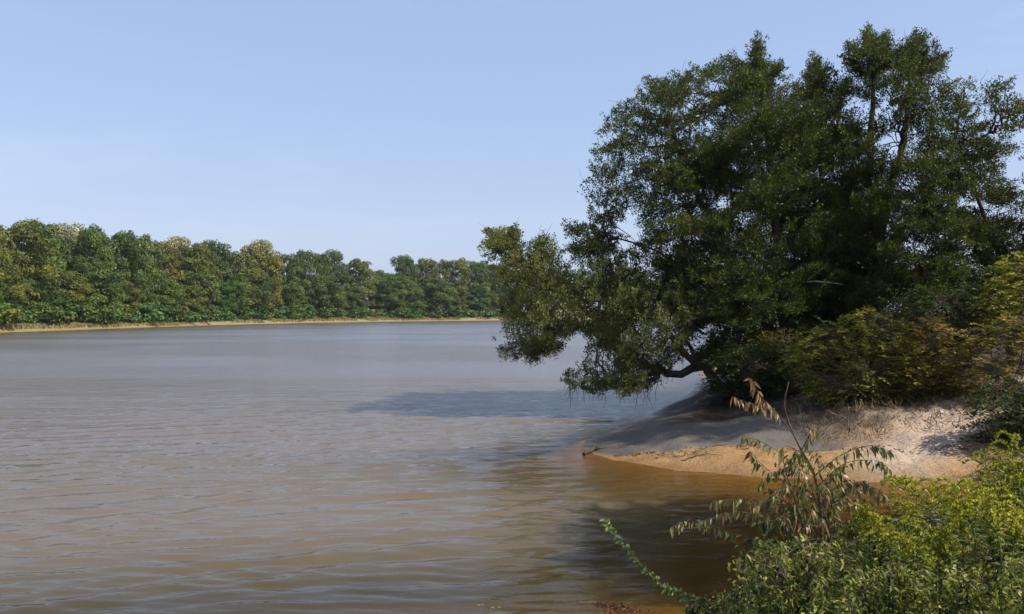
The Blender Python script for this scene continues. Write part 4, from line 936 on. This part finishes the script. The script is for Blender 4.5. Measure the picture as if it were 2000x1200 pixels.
# grass tufts
def tuft(label, px, yy, top, seed, nbl=60):
    global rng
    rng = np.random.default_rng(seed); bx = (px - 1000) / FPX * yy; z0 = gz(bx, yy); h = max(.2, HC - (top - HZ) / FPX * yy - z0)
    V = []; F = []; T = []; n0 = 0
    for k in range(nbl):
        a = rng.uniform(0, 6.28); hh = h * rng.uniform(.5, 1); o_ = np.array([math.cos(a), math.sin(a), 0]); b = np.array([bx, yy, z0 - .03]) + o_ * rng.uniform(0, .06); ben = rng.uniform(.05, .35) * hh
        sd_ = np.array([-math.sin(a), math.cos(a), 0]) * rng.uniform(.0025, .005); u = np.linspace(0, 1, 7)[:, None]
        c = b + np.array([0, 0, 1]) * hh * (u - .12 * u ** 3) + o_ * ben * u ** 2.2; wd = (1 - u ** 3)
        V.append(np.stack([c - sd_ * wd, c + sd_ * wd], 1).reshape(-1, 3)); i = np.arange(6) * 2; F.append(np.stack([i, i + 1, i + 3, i + 2], 1) + n0); n0 += 14; T.append(np.repeat([[np.clip(.5 + rng.normal() * .25, 0, 1), rng.random()]], 14, 0))
    o = mesh_obj('grass_tuft', np.concatenate(V), np.concatenate(F), M['grass'], origin=(bx, yy, z0), tint=np.concatenate(T))
    return tag(o, label, 'grass', 'grass tufts on the near bank')
for k, a in enumerate((('bright green grass tuft in the middle of the near-bank weeds', 1694, 5.0, 1035), ('pale grass tuft right of the bright one', 1745, 4.8, 1090), ('grass tuft at the bottom below the sapling', 1560, 4.8, 1120),
                       ('thin grass tuft beside the goldenrod stems', 1830, 5.0, 1060), ('grass tuft at the bottom right', 1925, 4.6, 1100), ('tall thin grass tuft at the left foot of the weeds', 1480, 5.6, 1080), ('pale green grass tuft under the red leaves of the sapling', 1600, 5.2, 1050),
                       ('grass tuft by the bright arching goldenrod stem', 1790, 4.6, 1080), ('grass tuft in the bottom right corner', 1985, 4.5, 1130))):
    tuft(a[0], a[1], a[2], a[3], 400 + k)
# low ground cover on the near bank
rng = np.random.default_rng(81)
n = 30000
cx = rng.uniform(-3, 9, n); cy = rng.uniform(3.2, 14, n); cdn, _ = land(cx, cy); kp = (cdn > .15) & ((fbm(cx * 1.3, cy * 1.3, 91) > .3)) & (cx / cy > .05); cx, cy = cx[kp], cy[kp]; n = len(cx)
hgt = rng.random(n) * np.clip(fbm(cx * 2, cy * 2, 92), 0, 1) * np.clip(land(cx, cy)[0], 0, 1) * .6
pos = np.stack([cx, cy, height(cx, cy) + .02 + hgt], 1)
V, F = bent_leaves(pos, unit(rand_unit(n) + [0, 0, .2]), unit(rand_unit(n) * .6 + [0, 0, 1]), rng.uniform(.035, .075, n), rng.uniform(.015, .035, n), .5)
tag(mesh_obj('ground_cover', V, F, M['weed'], tint=np.repeat(np.stack([np.clip(.35 + rng.normal(size=n) * .2, 0, 1), rng.random(n)], 1), 7, 0)), 'low leafy ground cover on the near bank', 'ground cover', kind='stuff')

# ------------------------------------------------------------------ summer haze over the river
bm = __import__('bmesh').new(); __import__('bmesh').ops.create_cube(bm, size=1); me = bpy.data.meshes.new('haze'); bm.to_mesh(me); bm.free()
hz = bpy.data.objects.new('haze', me); COL.objects.link(hz); hz.scale = (3200, 3100, 60); hz.location = (0, 1050, 26.5)
m, t, N, L = newmat('haze'); pv = N.new('ShaderNodeVolumePrincipled'); pv.inputs['Color'].default_value = (.80, .88, 1, 1); pv.inputs['Density'].default_value = .0001; pv.inputs['Anisotropy'].default_value = .2
o = N.new('ShaderNodeOutputMaterial'); L.new(pv.outputs[0], o.inputs['Volume']); me.materials.append(m)
tag(hz, 'thin bluish summer haze over the river', 'haze', kind='stuff')
SC.cycles.volume_bounces = 0
